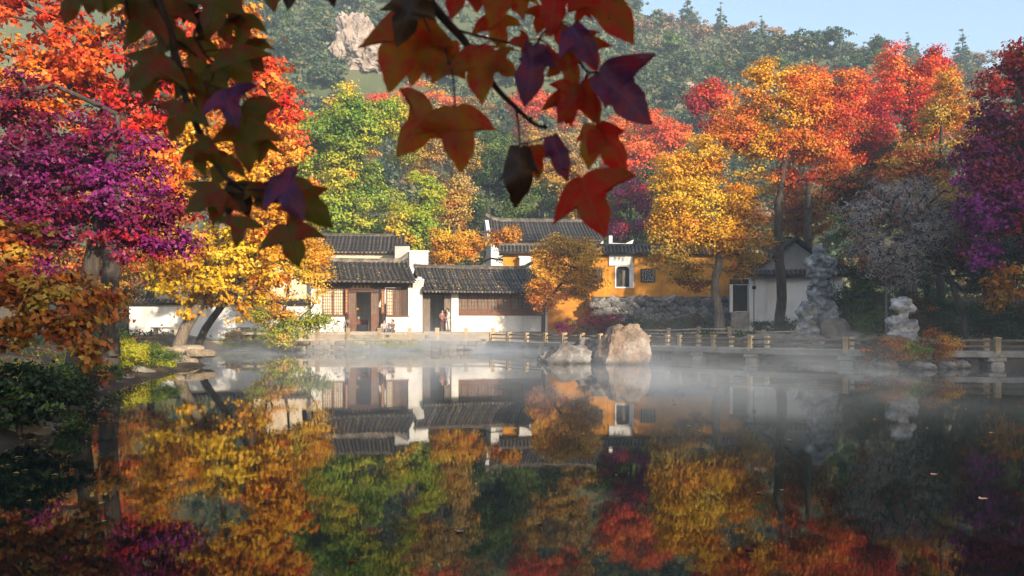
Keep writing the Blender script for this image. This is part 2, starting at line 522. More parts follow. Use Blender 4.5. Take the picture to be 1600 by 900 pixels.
TREES = {}
NTRI = [0]
def make_tree(name, label, trunk, blobs, cat='tree', group=None, L=.26, Wd=.19, lai=3.2, per=46, cs=.55, bark='bark', star=False,
              seed=None, gap=.0, twig=1.0, leafmat='leaf', flat=.48, Lk=False, crown_name='crown'):
    """trunk: [(x,y,z,r)...] from the ground up; blobs: [(centre, rx, ry, rz, palette)...] filling the crown"""
    k_ = (.66 if Lk else .78) if star else .62
    if L > .1: L, Wd, per = L * k_, Wd * k_, int(per / k_ ** 1.2)
    g = np.random.default_rng(seed if seed is not None else abs(hash(label)) % 9999 if False else sum(map(ord, label)) * 7)
    trunk = [np.array(q, float) for q in trunk]
    base = trunk[0][:3].copy()
    # dense trunk nodes
    nodes, rad, par = [], [], []
    for i in range(len(trunk) - 1):
        k = max(2, int(np.linalg.norm(trunk[i+1][:3] - trunk[i][:3]) / .6))
        for s in range(k + (i == len(trunk) - 2)):
            q = trunk[i] + (trunk[i+1] - trunk[i]) * s / k
            nodes.append(q[:3] + (g.normal(size=3) * q[3] * .12 if len(nodes) else 0))
            rad.append(q[3]); par.append(len(nodes) - 2)
    nt_ = len(nodes)
    area = sum(math.pi * rx * rz for c, rx, ry, rz, p in blobs)
    fa = L * Wd * (.5 if not star else .75) * .62
    nl = int(lai * area / fa)
    nc = max(12, nl // per)
    # clump centres
    vol = np.array([rx * rz * (rx*ry*rz) ** .15 for c, rx, ry, rz, p in blobs])
    ns = SineNoise(int(g.integers(1e6)), 10, 1.7 / max(.8, cs * 2))
    cs_, bi = [], []
    cs *= .88
    while len(cs_) < nc:
        k = g.choice(len(blobs), size=nc, p=vol / vol.sum())
        d = g.normal(size=(nc, 3)); d /= np.linalg.norm(d, axis=1)[:, None]
        r = g.uniform(size=nc) ** (1 / 2.4)
        c = np.array([np.array(blobs[i][0]) for i in k]) + d * r[:, None] * np.array([[blobs[i][1], blobs[i][2], blobs[i][3]] for i in k])
        ok = ns(c) > gap - .55 * g.uniform(size=nc) * (1 if gap > -5 else 0) + .45 * 0
        for q, i, o_ in zip(c, k, ok):
            if o_ and len(cs_) < nc:
                cs_.append(q); bi.append(i)
    C = np.array(cs_); bi = np.array(bi)
    # branches: join every clump to the nearest part of the tree that lies inward of it
    N = np.zeros((nt_ + 3 * nc + 4, 3)); N[:nt_] = np.array(nodes)
    parent = np.full(len(N), -1); parent[:nt_] = par; cnt = nt_
    tr = N[max(1, int(nt_ * .4)):nt_]
    dist = np.min(np.linalg.norm(C[:, None] - tr[None], axis=2), axis=1)
    order = np.argsort(dist)
    ends = np.zeros(nc, int)
    pd = np.zeros(len(N))
    low = max(1, int(nt_ * .35))
    for ci in order:
        c = C[ci]
        dv = N[low:cnt] - c
        cost = np.linalg.norm(dv, axis=1) + .16 * pd[low:cnt] + .5 * np.maximum(0, dv[:, 2])
        j = low + int(np.argmin(cost))
        ln = np.linalg.norm(c - N[j])
        prev = j
        k = 2 if ln > 1.2 else 1
        for s in range(1, k + 1):
            q = N[j] + (c - N[j]) * s / k
            if s < k: q = q + g.normal(size=3) * ln * .10 + np.array([0, 0, ln * .08])
            N[cnt] = q; parent[cnt] = prev; pd[cnt] = pd[prev] + ln / k
            prev = cnt; cnt += 1
        ends[ci] = prev
    weight = np.zeros(cnt)
    weight[ends] = 1
    for i in range(cnt - 1, nt_ - 1, -1):
        weight[parent[i]] += weight[i]
    rmin = .017 * twig * (1 + L)
    rr = rmin * np.maximum(1, weight) ** .46
    tmax = max(rad) * .62
    rr = np.minimum(rr, tmax)
    rr[:nt_] = np.array(rad)
    idx = np.arange(1, cnt)
    pa = parent[idx]
    r0 = np.where(idx < nt_, rr[pa], np.minimum(rr[pa], rr[idx] * 1.35))
    big = (idx < nt_)
    V1, Q1 = tubes_np(N[pa][big], N[idx][big], r0[big], rr[idx][big], 9)
    V2, Q2 = tubes_np(N[pa][~big], N[idx][~big], r0[~big], rr[idx][~big], 5 if not star else 6)
    V = np.concatenate([V1, V2]) - base
    Q = np.concatenate([Q1, Q2 + len(V1)])
    root = empty(name, base, 0, label, cat, group)
    link("trunk", np_mesh("trunk", V, Q, M[bark], smooth=True), root)
    # leaves
    per_c = g.poisson(per, size=nc)
    ci = np.repeat(np.arange(nc), per_c)
    off = g.normal(size=(len(ci), 3)) * np.array([cs, cs, cs * flat]) * .56
    cen = C[ci] + off
    bc = np.array([np.array(b_[0]) for b_ in blobs])[bi][ci]
    outw = cen - bc
    outw /= np.linalg.norm(outw, axis=1)[:, None] + 1e-6
    offn = off / (np.linalg.norm(off, axis=1)[:, None] + 1e-6)
    nrm = g.normal(size=(len(ci), 3)) * .42 + outw * .45 + offn * .55 + np.array([0, 0, .55])
    LV, per_leaf = leaves_np(cen, nrm, L, Wd, g, star)
    hn = SineNoise(int(g.integers(1e6)), 8, .55 / max(.5, cs))
    tval = .5 + .34 * hn(C)[ci] + g.normal(size=len(ci)) * .11 + g.normal(size=nc)[ci] * .15
    lc = np.zeros((len(ci), 3))
    alt = (g.uniform(size=nc) < .16)[ci]
    for k, b_ in enumerate(blobs):
        mk = (bi[ci] == k)
        if mk.any():
            lc[mk] = pal_eval(b_[4], tval[mk])
            mk &= alt
            if mk.any(): lc[mk] = pal_eval(ALT.get(b_[4], b_[4]), tval[mk])
    lc *= g.uniform(.88, 1.12, size=(len(ci), 1))
    LC = np.repeat(lc, per_leaf, axis=0)
    LQ = np.arange(len(LV)).reshape(-1, 4)
    link(crown_name, np_mesh(crown_name, LV - base, LQ, M[leafmat], np.clip(LC, 0, .9)), root)
    NTRI[0] += 2 * (len(LQ) + len(Q))
    return root

def blob(px, py, rx, ry, Y, pal, dep=None):
    k = Y / 1400
    return (P(px, py, Y), rx * k, (dep or (rx + ry) * .5) * k, ry * k, pal)
def tk(px, py, Y, r):
    p = P(px, py, Y)
    return (p.x, p.y, p.z, r)
def tbase(px, Y, r):
    x = wx(px, Y)
    return (x, Y, hz(x, Y) - .15, r)
# ------------------------------------------------------------------ halls and walls
TH = R(16)
def curve_roof(s, D, H, sag=.10):
    """front slope profile from ridge (s=0) to eave (s=1): returns (distance out, height below the ridge)"""
    return D * s, H * (s * (1 + sag * 2) - sag * 2 * s * s * (1 if True else 0))

def tile_row_mesh(name, D, H, r, m=9, sides=4, sag=.10):
    mb = MB()
    for i in range(m):
        s0, s1 = i / m, (i + 1.06) / m
        rings = []
        for s, k in ((s0, .86), (min(s1, 1.02), 1.0)):
            d, h = curve_roof(s, D, H, sag)
            rings.append([(r * k * math.cos(math.pi * j / sides), -d, -h + r * k * math.sin(math.pi * j / sides) + .01) for j in range(sides + 1)])
        n = sides + 1
        vs = rings[0] + rings[1]
        fs = [(j, j + n, j + n + 1, j + 1) for j in range(sides)]
        fs.append(tuple(range(n, 2 * n)))
        mb.add(vs, fs)
    me = mb.mesh(name, M['tile'], True)
    return me

def pan_sheet(x0, x1, step, D, H, sag=.10, m=10, back=True, DB=None, HB=None):
    """the tile bed under the cover rows: a ribbed sheet, with a plain back slope and a real underside"""
    mb = MB()
    for sgn, DD, HH in ((-1, D, H), (1, DB or D, HB or H)):
        if sgn == 1 and not back: continue
        n = max(2, int((x1 - x0) / step))
        prof = []
        for i in range(m + 1):
            d, h = curve_roof(i / m, DD, HH, sag)
            prof.append((sgn * d, -h))
        for (ya, za), (yb, zb) in zip(prof[:-1], prof[1:]):
            mb.add([(x0, ya, za), (x1, ya, za), (x1, yb, zb + .012), (x0, yb, zb + .012)], [(0, 1, 2, 3) if sgn > 0 else (3, 2, 1, 0)])
            mb.add([(x0, ya, za - .12), (x1, ya, za - .12), (x1, yb, zb - .12), (x0, yb, zb - .12)], [(3, 2, 1, 0) if sgn > 0 else (0, 1, 2, 3)])
            for xx in (x0, x1):
                mb.add([(xx, ya, za), (xx, yb, zb + .012), (xx, yb, zb - .12), (xx, ya, za - .12)], [(0, 1, 2, 3)])
        ye, ze = prof[-1]
        mb.add([(x0, ye, ze + .012), (x1, ye, ze + .012), (x1, ye, ze - .12), (x0, ye, ze - .12)], [(0, 1, 2, 3)])
    return mb

def make_roof(parent, x0, x1, y_r, z_r, D, H, step, r, DB=3.0, HB=1.4, ridge_h=.22, up=(.25, .25), sag=.10, m=9):
    sheet = pan_sheet(x0, x1, step, D, H, sag, 10, True, DB, HB)
    sheet.v = [(a, b + y_r, c + z_r) for a, b, c in sheet.v]
    roof = sheet.build("roof", M['tile_pan'], parent)
    me = tile_row_mesh("tile_row", D, H, r, m, 4, sag)
    n = int((x1 - x0) / step)
    g = np.random.default_rng(int(x1 * 100))
    for i in range(n + 1):
        o = link("tile_row", me, roof)
        o.location = (x0 + (x1 - x0) * i / n + float(g.normal() * .02), y_r, z_r + .015 - .05 * math.sin(math.pi * i / n) + float(g.normal() * .016))
        o.rotation_euler = (float(g.normal() * .006), 0, float(g.normal() * .014))
    # pan tiles between the rows end in drip lips under the eave
    lip = MB()
    d, h = curve_roof(1, D, H, sag)
    for i in range(n):
        xx = x0 + (x1 - x0) * (i + .5) / n
        w = step * .36
        lip.add([(xx-w, y_r-d-.02, z_r-h+.02), (xx+w, y_r-d-.02, z_r-h+.02), (xx+w*.6, y_r-d-.05, z_r-h-.10), (xx, y_r-d-.06, z_r-h-.15), (xx-w*.6, y_r-d-.05, z_r-h-.10),
                 (xx-w, y_r-d+.01, z_r-h+.02), (xx+w, y_r-d+.01, z_r-h+.02), (xx+w*.6, y_r-d-.02, z_r-h-.10), (xx, y_r-d-.03, z_r-h-.15), (xx-w*.6, y_r-d-.02, z_r-h-.10)],
                [(4,3,2,1,0), (5,6,7,8,9), (0,1,6,5), (1,2,7,6), (2,3,8,7), (3,4,9,8), (4,0,5,9)])
    lip.build("drip_tile_row", M['tile'], roof)
    # ridge with upturned ends
    rd = MB()
    k = 14
    ring = []
    for i in range(k + 1):
        f = i / k
        x = x0 - .12 + (x1 - x0 + .24) * f
        u = up[0] * max(0, 1 - f * 7) ** 2 + up[1] * max(0, 1 - (1 - f) * 7) ** 2
        ring.append((x, u))
    vs, fs = [], []
    for x, u in ring:
        for yy, zz in ((-.13, -.05), (-.13, ridge_h * .7), (-.17, ridge_h * .72), (-.17, ridge_h), (.17, ridge_h), (.17, ridge_h * .72), (.13, ridge_h * .7), (.13, -.05)):
            vs.append((x, y_r + yy, z_r + zz + u))
    for i in range(k):
        for j in range(7):
            fs.append((i*8+j, i*8+j+1, (i+1)*8+j+1, (i+1)*8+j))
    fs += [tuple(range(8)), tuple(k*8+j for j in range(8))[::-1]]
    rd.add(vs, fs)
    rd.build("ridge", M['tile'], roof)
    return roof

def lattice(parent, u0, u1, z0, z1, y, nx, nz, frame_mat, pane_mat, bar=.025, fr=.07, name="window", leaves=1):
    """wooden lattice window: frame, a pane behind and crossing bars (a window leaf at a time)"""
    root = None
    for k in range(leaves):
        a, b = u0 + (u1-u0)*k/leaves, u0 + (u1-u0)*(k+1)/leaves
        mb = MB()
        mb.box(a, a+fr, y-.05, y+.05, z0, z1).box(b-fr-.004, b-.004, y-.05, y+.05, z0, z1)
        mb.box(a+fr, b-fr-.004, y-.047, y+.047, z0, z0+fr).box(a+fr, b-fr-.004, y-.047, y+.047, z1-fr, z1)
        w = mb.build(name, frame_mat, parent)
        MB().box(a+fr*.5, b-fr*.5, y+.012, y+.03, z0+fr*.5, z1-fr*.5).build("pane", pane_mat, w)
        lb = MB()
        for i in range(1, nx):
            x = a + (b-a)*i/nx
            lb.box(x-bar/2, x+bar/2, y-.03, y+.008, z0+fr, z1-fr)
        for j in range(1, nz):
            z = z0 + (z1-z0)*j/nz
            lb.box(a+fr, b-fr, y-.034, y+.004, z-bar/2, z+bar/2)
        lb.build("lattice", frame_mat, w)
    return w

def strokes(parent, x0, x1, z0, z1, y, cols, rows, mat, seed, sz=.8):
    """brushed characters, too small to read in the photograph: a few crossing strokes each, raised on the board"""
    g = random.Random(seed)
    mb = MB()
    for c in range(cols):
        for r_ in range(rows):
            cx = x0 + (x1-x0)*(c+.5)/cols; cz = z0 + (z1-z0)*(r_+.5)/rows
            w = (x1-x0)/cols*.5*sz; h = (z1-z0)/rows*.5*sz
            for q in range(3):
                zz = cz - h + 2*h*(q+.5)/3 + g.uniform(-.1, .1)*h
                l = w*g.uniform(.55, 1)
                mb.box(cx-l, cx+l, y-.004, y+.002, zz-h*.11, zz+h*.11)
            xx = cx + g.uniform(-.25, .25)*w
            mb.box(xx-w*.11, xx+w*.11, y-.006, y, cz-h*.95, cz+h*.95)
    return mb.build("lettering", mat, parent)

ZP = 1.2                                             # plinth level of the waterside halls
A0 = Vector((wx(486, 64.2), 64.2, ZP))
def uof(px):                                         # distance along the facade at which a picture column meets it
    q = (px - 800) / 1400
    return (q * A0.y - A0.x) / (math.cos(TH) - math.sin(TH) * q)
def zof(py, u=4.0):                                  # height above the plinth
    return wz(py, A0.y + u * math.sin(TH)) - ZP

# ---- left hall
h1 = empty("pavilion_hall", A0, TH, 'left waterside hall with open brown doors, lit lattice windows and grey tiled roof', 'hall')
U = {k: uof(v) for k, v in dict(w0=503, w1=537, c0=538.5, c1=543, d1=557, d2=580, d3=592, c2=602, w2=603, w3=638, e=660).items()}
E = U['e']
zs, zt_ = zof(495), zof(449)
TH1 = .30
wallb = MB()
DEP = 5.5
zw = zof(444)
wallb.box(0, U['w0'], 0, TH1, 0, zw).box(U['w0'], U['c0'], .003, TH1, 0, zs).box(U['w2'], U['w3'], .003, TH1, 0, zs).box(U['w3'], E, 0, TH1, 0, zw)
wallb.box(0, TH1, TH1, DEP, 0, zw + .6).box(E-TH1, E, TH1, DEP, 0, zw + .6).box(0, E, DEP, DEP+.3, 0, zw + .6)
wallb.build("wall", M['white'], h1)
# corbelled head of the right gable wall
mb = MB()
for k in range(5):
    mb.box(E-.75, E+.03, -.10-.12*k, TH1+.01*k, zof(450)+.14*k, zof(450)+.14*(k+1)-.004)
mb.build("corbel", M['white'], h1)
MB().box(.02, E-.32, -.02, .20, zt_+.004, zw+.30).build("beam", M['wood_dark'], h1)
MB().box(U['w0']-.06, U['c0'], -.06, .2, zs, zs+.09).build("window_sill", M['wood'], h1)
MB().box(U['w2'], U['w3']+.06, -.06, .2, zs, zs+.09).build("window_sill", M['wood'], h1)
lattice(h1, U['w0'], U['c0']-.02, zs+.09, zt_, .12, 6, 9, M['wood'], M['paper'], leaves=2)
lattice(h1, U['w2']+.02, U['w2']+(U['w3']-U['w2'])*.36, zs+.09, zt_-.02, .12, 4, 8, M['wood'], M['paper'])
lattice(h1, U['w2']+(U['w3']-U['w2'])*.37, U['w2']+(U['w3']-U['w2'])*.68, zs+.09, zt_-.02, .12, 4, 8, M['wood'], M['wood_grey'])
MB().box(U['w2']+(U['w3']-U['w2'])*.69, U['w3'], .10, .2, zs+.09, zt_).build("recess_shadow", M['wood_dark'], h1)  # dark panel standing in for the shadow inside the window recess
for a, b in ((U['c0'], U['c1']), (U['d3']+.02, U['c2'])):
    p = MB().tube([((a+b)/2+.04, -.02, 0), ((a+b)/2+.04, -.02, zt_)], .13, 12).build("column", M['wood_dark'], h1, True)
    bd = MB().box((a+b)/2-.10, (a+b)/2+.14, -.20, -.16, zof(490), zof(452)).build("couplet_board", M['red_wood'], h1)
    strokes(bd, (a+b)/2-.08, (a+b)/2+.12, zof(488), zof(454), -.203, 1, 7, M['gold'], int(a*10))
def door_leaf(parent, a, b, z1, y, mat, ang=0, hinge='l'):
    mb = MB()
    f = .07
    mb.box(a, a+f, y-.03, y+.03, .03, z1).box(b-f, b, y-.03, y+.03, .03, z1)
    for z0_, z1_ in ((.03, .14), (z1*.30, z1*.34), (z1*.42, z1*.46), (z1-.09, z1)):
        mb.box(a+f, b-f, y-.028, y+.028, z0_, z1_)
    d = mb.build("door", mat, parent)
    MB().box(a+f, b-f, y-.012, y+.012, .14, z1*.30).box(a+f, b-f, y-.012, y+.012, z1*.34, z1*.42).build("door_panel", mat, d)
    MB().box(a+f, b-f, y+.01, y+.02, z1*.46, z1-.09).build("pane", M['wood_grey'], d)
    lb = MB()
    for i in range(1, 4):
        x = a+f+(b-a-2*f)*i/4
        lb.box(x-.012, x+.012, y-.015, y+.01, z1*.46, z1-.09)
    for i in range(1, 8):
        z = z1*.46+(z1*.54-.09)*i/8
        lb.box(a+f, b-f, y-.018, y+.006, z-.012, z+.012)
    lb.build("lattice", mat, d)
    return d
dz = zof(457)
door_leaf(h1, U['c1']+.04, U['d1'], dz, .10, M['wood'])
door_leaf(h1, U['d2'], U['d3'], dz, .10, M['wood'])
MB().box(U['c1'], U['d3'], -.02, .22, dz+.02, zt_).build("lintel", M['wood_dark'], h1)
pq = MB().box(uof(547), uof(581), -.16, -.10, zof(451.5), zof(445)).build("name_board", M['wood_dark'], h1)
MB().box(uof(547)-.03, uof(581)+.03, -.14, -.09, zof(452.3), zof(444.2)).build("board_frame", M['red_wood'], pq)
strokes(pq, uof(549), uof(579), zof(451), zof(445.6), -.164, 5, 1, M['gold'], 5)
MB().box(U['c1']-.1, U['d3']+.1, -.25, .3, -.02, .04).build("threshold", M['slab'], h1)
fl = MB().box(TH1+.004, E-TH1-.004, TH1+.004, DEP-.004, -.06, .012); fl.build("floor", M['wood_dark'], h1)
make_roof(h1, -.35, uof(646) - .1, 2.6, zof(440) + 1.62, 3.7, 1.62, .335, .125, 3.6, 1.5, .26, (.1, .45), m=10)
tb = empty("altar_table", h1.matrix_basis @ Vector((U['d1']+.55, 2.0, .01)), TH, 'reddish wooden table standing inside the left hall doorway', 'table')
MB().box(-.6, .6, -.25, .25, .82, .88).build("tabletop", M['red_wood'], tb, bevel=.01)
for a in (-.52, .52):
    for b_ in (-.2, .2):
        MB().box(a-.04, a+.04, b_-.04, b_+.04, 0, .82).build("leg", M['wood'], tb)
MB().box(-.48, .48, -.215, -.2, .55, .80).build("apron", M['red_wood'], tb)
fp = h1.matrix_basis @ Vector((U['d1']+.35, 1.95, .90))
make_tree('flower_pot', 'potted yellow green flowers on the table inside the doorway', [(fp.x, fp.y, fp.z+.2, .02), (fp.x, fp.y, fp.z+.45, .015)],
          [(fp + Vector((0, 0, .62)), .28, .28, .26, 'gold'), (fp + Vector((.06, -.05, .5)), .24, .24, .2, 'ygreen')], cat='potted plant', L=.12, Wd=.08, cs=.14, per=14, lai=2, twig=.3, crown_name='flowers')
pot = [o for o in COL.objects if o.name.startswith('flower_pot')][-1]
MB().lathe([(.10, -.22), (.16, -.1), (.15, .02), (.13, .04)], (0, 0, 0), 14).build("pot", M['boulder'], pot, True)

# ---- right long hall
B0 = h1.matrix_basis @ Vector((E + .01, .55, 0))
h2 = empty("gallery_hall", B0, TH, 'long right waterside hall with a brown window band above a white base wall', 'hall')
def u2(px): 
    q = (px - 800) / 1400
    return (q * B0.y - B0.x) / (math.cos(TH) - math.sin(TH) * q)
def z2(py, u=4.5): return wz(py, B0.y + u * math.sin(TH)) - ZP
V_ = {k: u2(v) for k, v in dict(d0=661, d1=670, d2=694, d3=705, p=716, m=780, e=851).items()}
E2 = V_['e']
sb, st = z2(493), z2(459)
DEP2 = 5.0
wl = MB()
wl.box(V_['d3'], V_['p'], -.08, .3, 0, st).box(V_['p'], E2, 0, .3, 0, sb).box(E2-.3, E2, .3, DEP2, 0, st+.9).box(0, E2, DEP2, DEP2+.3, 0, st+1.0)
wl.box(E2-.02, E2+.20, -.12, .34, 0, sb+.5)
wl.build("wall", M['white'], h2)
MB().box(0, E2, -.05, .22, st+.004, st+.34).build("beam", M['wood_dark'], h2)
bw = MB().box(V_['p'], E2, -.05, .18, sb, sb+.09).build("window_sill", M['wood'], h2)
MB().box(V_['p']+.004, E2-.004, -.02, .16, sb+.09, sb+.42).build("apron_panel", M['wood'], h2)
n1 = 4
lattice(h2, V_['p']+.03, V_['m']-.08, sb+.43, st-.02, .08, 3, 4, M['wood'], M['wood_grey'], .03, .07, leaves=4)
lattice(h2, V_['m']+.08, E2-.05, sb+.43, st-.02, .08, 3, 4, M['wood'], M['wood_grey'], .03, .07, leaves=4)
MB().box(V_['m']-.08, V_['m']+.08, -.06, .18, sb+.09, st).build("mullion", M['wood'], h2)
MB().tube([(V_['p']+.10, -.10, 0), (V_['p']+.10, -.10, .01)], .1, 8)
d2 = z2(461)
door_leaf(h2, V_['d0']+.02, V_['d1']+.12, d2, .12, M['wood_grey'])
MB().box(V_['d2']+.02, V_['d3']-.004, .04, .26, 0, d2).build("door_jamb", M['wood_grey'], h2)
MB().box(V_['d0'], V_['d3'], -.01, .24, d2+.004, st).build("lintel", M['wood_dark'], h2)
MB().box(.004, E2-.32, .32, DEP2-.01, -.06, .012).build("floor", M['wood_dark'], h2)
MB().box(V_['d0'], V_['d3'], -.35, .1, -.03, .03).build("threshold", M['slab'], h2)
make_roof(h2, -.02, u2(846), 2.55, z2(456) + 1.95, 3.6, 1.95, .265, .105, 3.5, 1.6, .22, (.02, .5), m=10)

# ---- terrace, plinth, steps
ter = MB().box(-24, .8, 61.75, 64.0, -.6, .64)
tag(ter.build("terrace", M['paving']), kind='structure')
pl = MB()
c_, s_ = math.cos(TH), math.sin(TH)
def hp(u, v, z): q = h1.matrix_basis @ Vector((u, v, z)); return (q.x, q.y, q.z)
for (ua, ub, va, vb) in ((-.25, E+.2, -.55, DEP+.5), (E+.2, E+E2+.6, .0, DEP+1.2)):
    pl.add([hp(ua,va,-1.6), hp(ub,va,-1.6), hp(ub,vb,-1.6), hp(ua,vb,-1.6), hp(ua,va,-.02), hp(ub,va,-.02), hp(ub,vb,-.02), hp(ua,vb,-.02)],
           [(0,3,2,1),(4,5,6,7),(0,1,5,4),(1,2,6,5),(2,3,7,6),(3,0,4,7)])
tag(pl.build("plinth", M['paving']), kind='structure')
for ua, ub, lab, v0 in ((U['c1']-.1, U['d3']+.25, 'stone steps before the open door of the left hall', -.58), (E+V_['d0'], E+V_['d3'], 'stone steps before the narrow door of the long hall', -.03)):
    stp = empty("stone_steps", h1.matrix_basis @ Vector(((ua+ub)/2, v0, 0)), TH, lab, 'steps')
    hw = (ub-ua)/2
    for k in range(3):
        MB().box(-hw, hw, -.32*(k+1), -.32*k-.004, -.62, -.03-.18*k).build("step", M['slab'], stp, bevel=.012)

# ---- bank wall of rough stones with a low balustrade on top
bank = empty("bank_wall", (-10, 61.45, 0), 0, 'low rough stone bank wall at the waterline before the halls', 'retaining wall')
smesh = []
def rough_stone(name, mat, seed, sub=2, amp=.14, flat=(1, 1, 1)):
    bm = bmesh.new()
    bmesh.ops.create_cube(bm, size=1)
    bmesh.ops.bevel(bm, geom=bm.edges[:], offset=.16, segments=1, affect='EDGES')
    g = random.Random(seed)
    for v in bm.verts:
        n = mnoise.noise_vector(v.co * 1.6 + Vector((seed * 3.1, 0, 0)))
        v.co += n * amp
    me = bpy.data.meshes.new(name)
    bm.to_mesh(me); bm.free()
    me.materials.append(mat)
    return me
stones = [rough_stone("stone", M['stone'], i) for i in range(7)]
rub = [rough_stone("stone", M['rubble'], i + 20, amp=.30) for i in range(9)]
g = random.Random(4)
MB().box(-11.4, 10.2, .10, .24, -.6, .60).build("backing", M['mortar'], bank)
for row in range(3):
    x = -11.4
    while x < 10.0:
        w_ = g.uniform(.4, .95); h_ = .30 + g.uniform(-.05, .08)
        o = link("stone", stones[g.randrange(7)], bank)
        o.location = (x + w_/2, .02 + g.uniform(-.09, .05) - .06 * (2 - row), -.12 + row * .29)
        o.scale = (w_ * .97, .42, h_ * .98)
        o.rotation_euler = (g.uniform(-.06, .06), g.uniform(-.07, .07), g.uniform(-.12, .12))
        x += w_
bal = empty("stone_balustrade", (-10, 61.9, .64), 0, 'low pale stone balustrade along the terrace edge', 'balustrade')
pxs = [372, 420, 470, 496, 544, 593, 640, 683, 728, 770]
px_ = [wx(p, 61.9) + 10 for p in pxs]
def post_mesh(h, r):
    mb = MB().box(-r, r, -r, r, -.1, h*.86).box(-r*1.12, r*1.12, -r*1.12, r*1.12, h*.86, h)
    me = mb.mesh("post", M['post'])
    return me
pm = post_mesh(.88, .13)
for x in px_:
    o = link("post", pm, bal); o.location = (x, 0, 0); o.rotation_euler = (0, 0, random.uniform(-.05, .05))
    bv = o.modifiers.new("bevel", 'BEVEL'); bv.width = .02
for a, b in zip(px_[:-1], px_[1:]):
    MB().box(a+.135, b-.135, -.09, .09, .40, .56).build("rail", M['rail_pale'], bal, bevel=.015)
    MB().box(a+.135, b-.135, -.12, .12, 0, .12).build("base_rail", M['rail_pale'], bal, bevel=.015)

# ---- rear hall and firewalls behind the left hall
def rot_house(name, px, Y, z, rz, label, cat): return empty(name, (wx(px, Y), Y, z), rz, label, cat)
r1 = rot_house("rear_hall", 508, 77, 2.0, R(6), 'rear hall with a cream wall strip and dark roof peeking over the left hall', 'hall')
wz_ = wz(394.5, 77) - 2.0
wd = (638 - 508) / 1400 * 77
MB().box(-6, wd, 0, 6, -1.5, wz_).build("wall", M['cream'], r1)
make_roof(r1, -6.2, wd - .4, 3.0, wz_ + 1.75, 3.4, 1.7, .34, .11, 3.4, 1.7, .2, (.1, .2))
for px0, px1, py0, Y, mt, lab in ((617, 640, 384, 74.5, 'greywall', 'grey weathered firewall block between the hall roofs'), (640, 669, 394, 73.5, 'white', 'white firewall block standing above the roof joint of the halls'),
                                  (812, 830, 403, 72.4, 'white', 'white wall end beside the right tip of the long hall roof')):
    f = empty("firewall", (wx(px0, Y), Y, .5), R(8), lab, 'wall')
    w_ = (px1-px0)/1400*Y; h_ = wz(py0, Y) - .5
    MB().box(0, w_, 0, 1.6, 0, h_).build("wall", M[mt], f)
    MB().box(-.08, w_+.08, -.08, 1.68, h_+.003, h_+.14).build("coping", M['tile_pan'] if mt == 'greywall' else M['white'], f)

# ---- ochre compound wall on a rubble base
YW = 73.0
cw = empty("ochre_wall", (wx(786, YW), YW, 0), R(2), 'long ochre yellow compound wall with tiled coping, white doorway and lattice windows', 'wall')
def uc(px): return wx(px, YW) - wx(786, YW)
zb_, ztop, zcop = wz(468, YW), wz(397, YW), wz(383, YW)
LW = uc(1172)
d0, d1 = uc(963.5), uc(984.5)
dzb, dzt = wz(448, YW), wz(416, YW)
fx0, fx1 = d0 - .10, d1 + .35
MB().box(0, fx0, 0, .4, 1.0, ztop).box(fx1, LW, 0, .4, 1.0, ztop).box(fx0, fx1, .002, .4, 1.0, dzb).box(fx0, fx1, .002, .4, dzt+.25, ztop).build("wall", M['yellow'], cw)
mb = MB()
mb.box(fx0, d0, -.06, .42, dzb-.1, dzt).box(d1, d1+.35, -.06, .42, dzb-.1, dzt).box(fx0, d1+.35, -.06, .42, dzt+.003, dzt+.25).box(d0, d1, -.05, .42, dzb-.1, dzb)
mb.build("door_frame", M['white'], cw)
arch = MB()
for s in (-1, 1):
    xx = d0 if s < 0 else d1
    arch.add([(xx, -.04, dzt-.22), (xx, -.04, dzt), (xx-s*.22, -.04, dzt), (xx-s*.08, -.04, dzt-.08), (xx, .3, dzt-.22), (xx, .3, dzt), (xx-s*.22, .3, dzt), (xx-s*.08, .3, dzt-.08)],
             [(0,1,2,3), (7,6,5,4), (0,3,7,4), (3,2,6,7)])
arch.build("arch_corner", M['white'], cw)
MB().box(d0+.004, d1-.004, .25, .30, dzb, dzt).build("door", M['black'], cw)
MB().box(d0+(d1-d0)*.5, d0+(d1-d0)*.72, .20, .245, dzb, dzt-.3).build("door_edge", M['wood_grey'], cw)
MB().box(d0, d0+.02, .1, .3, dzb, dzb+.02)
sg = MB().box(uc(952), uc(989), -.14, -.004, wz(415, YW)+.02, wz(398, YW)).build("plaque", M['white'], cw)
MB().box(uc(951), uc(990), -.18, -.002, wz(398, YW)+.004, wz(397, YW)+.08).build("plaque_cap", M['white'], sg)
strokes(sg, uc(958), uc(983), wz(409, YW), wz(402, YW), -.145, 4, 1, M['greywall'], 9, .7)
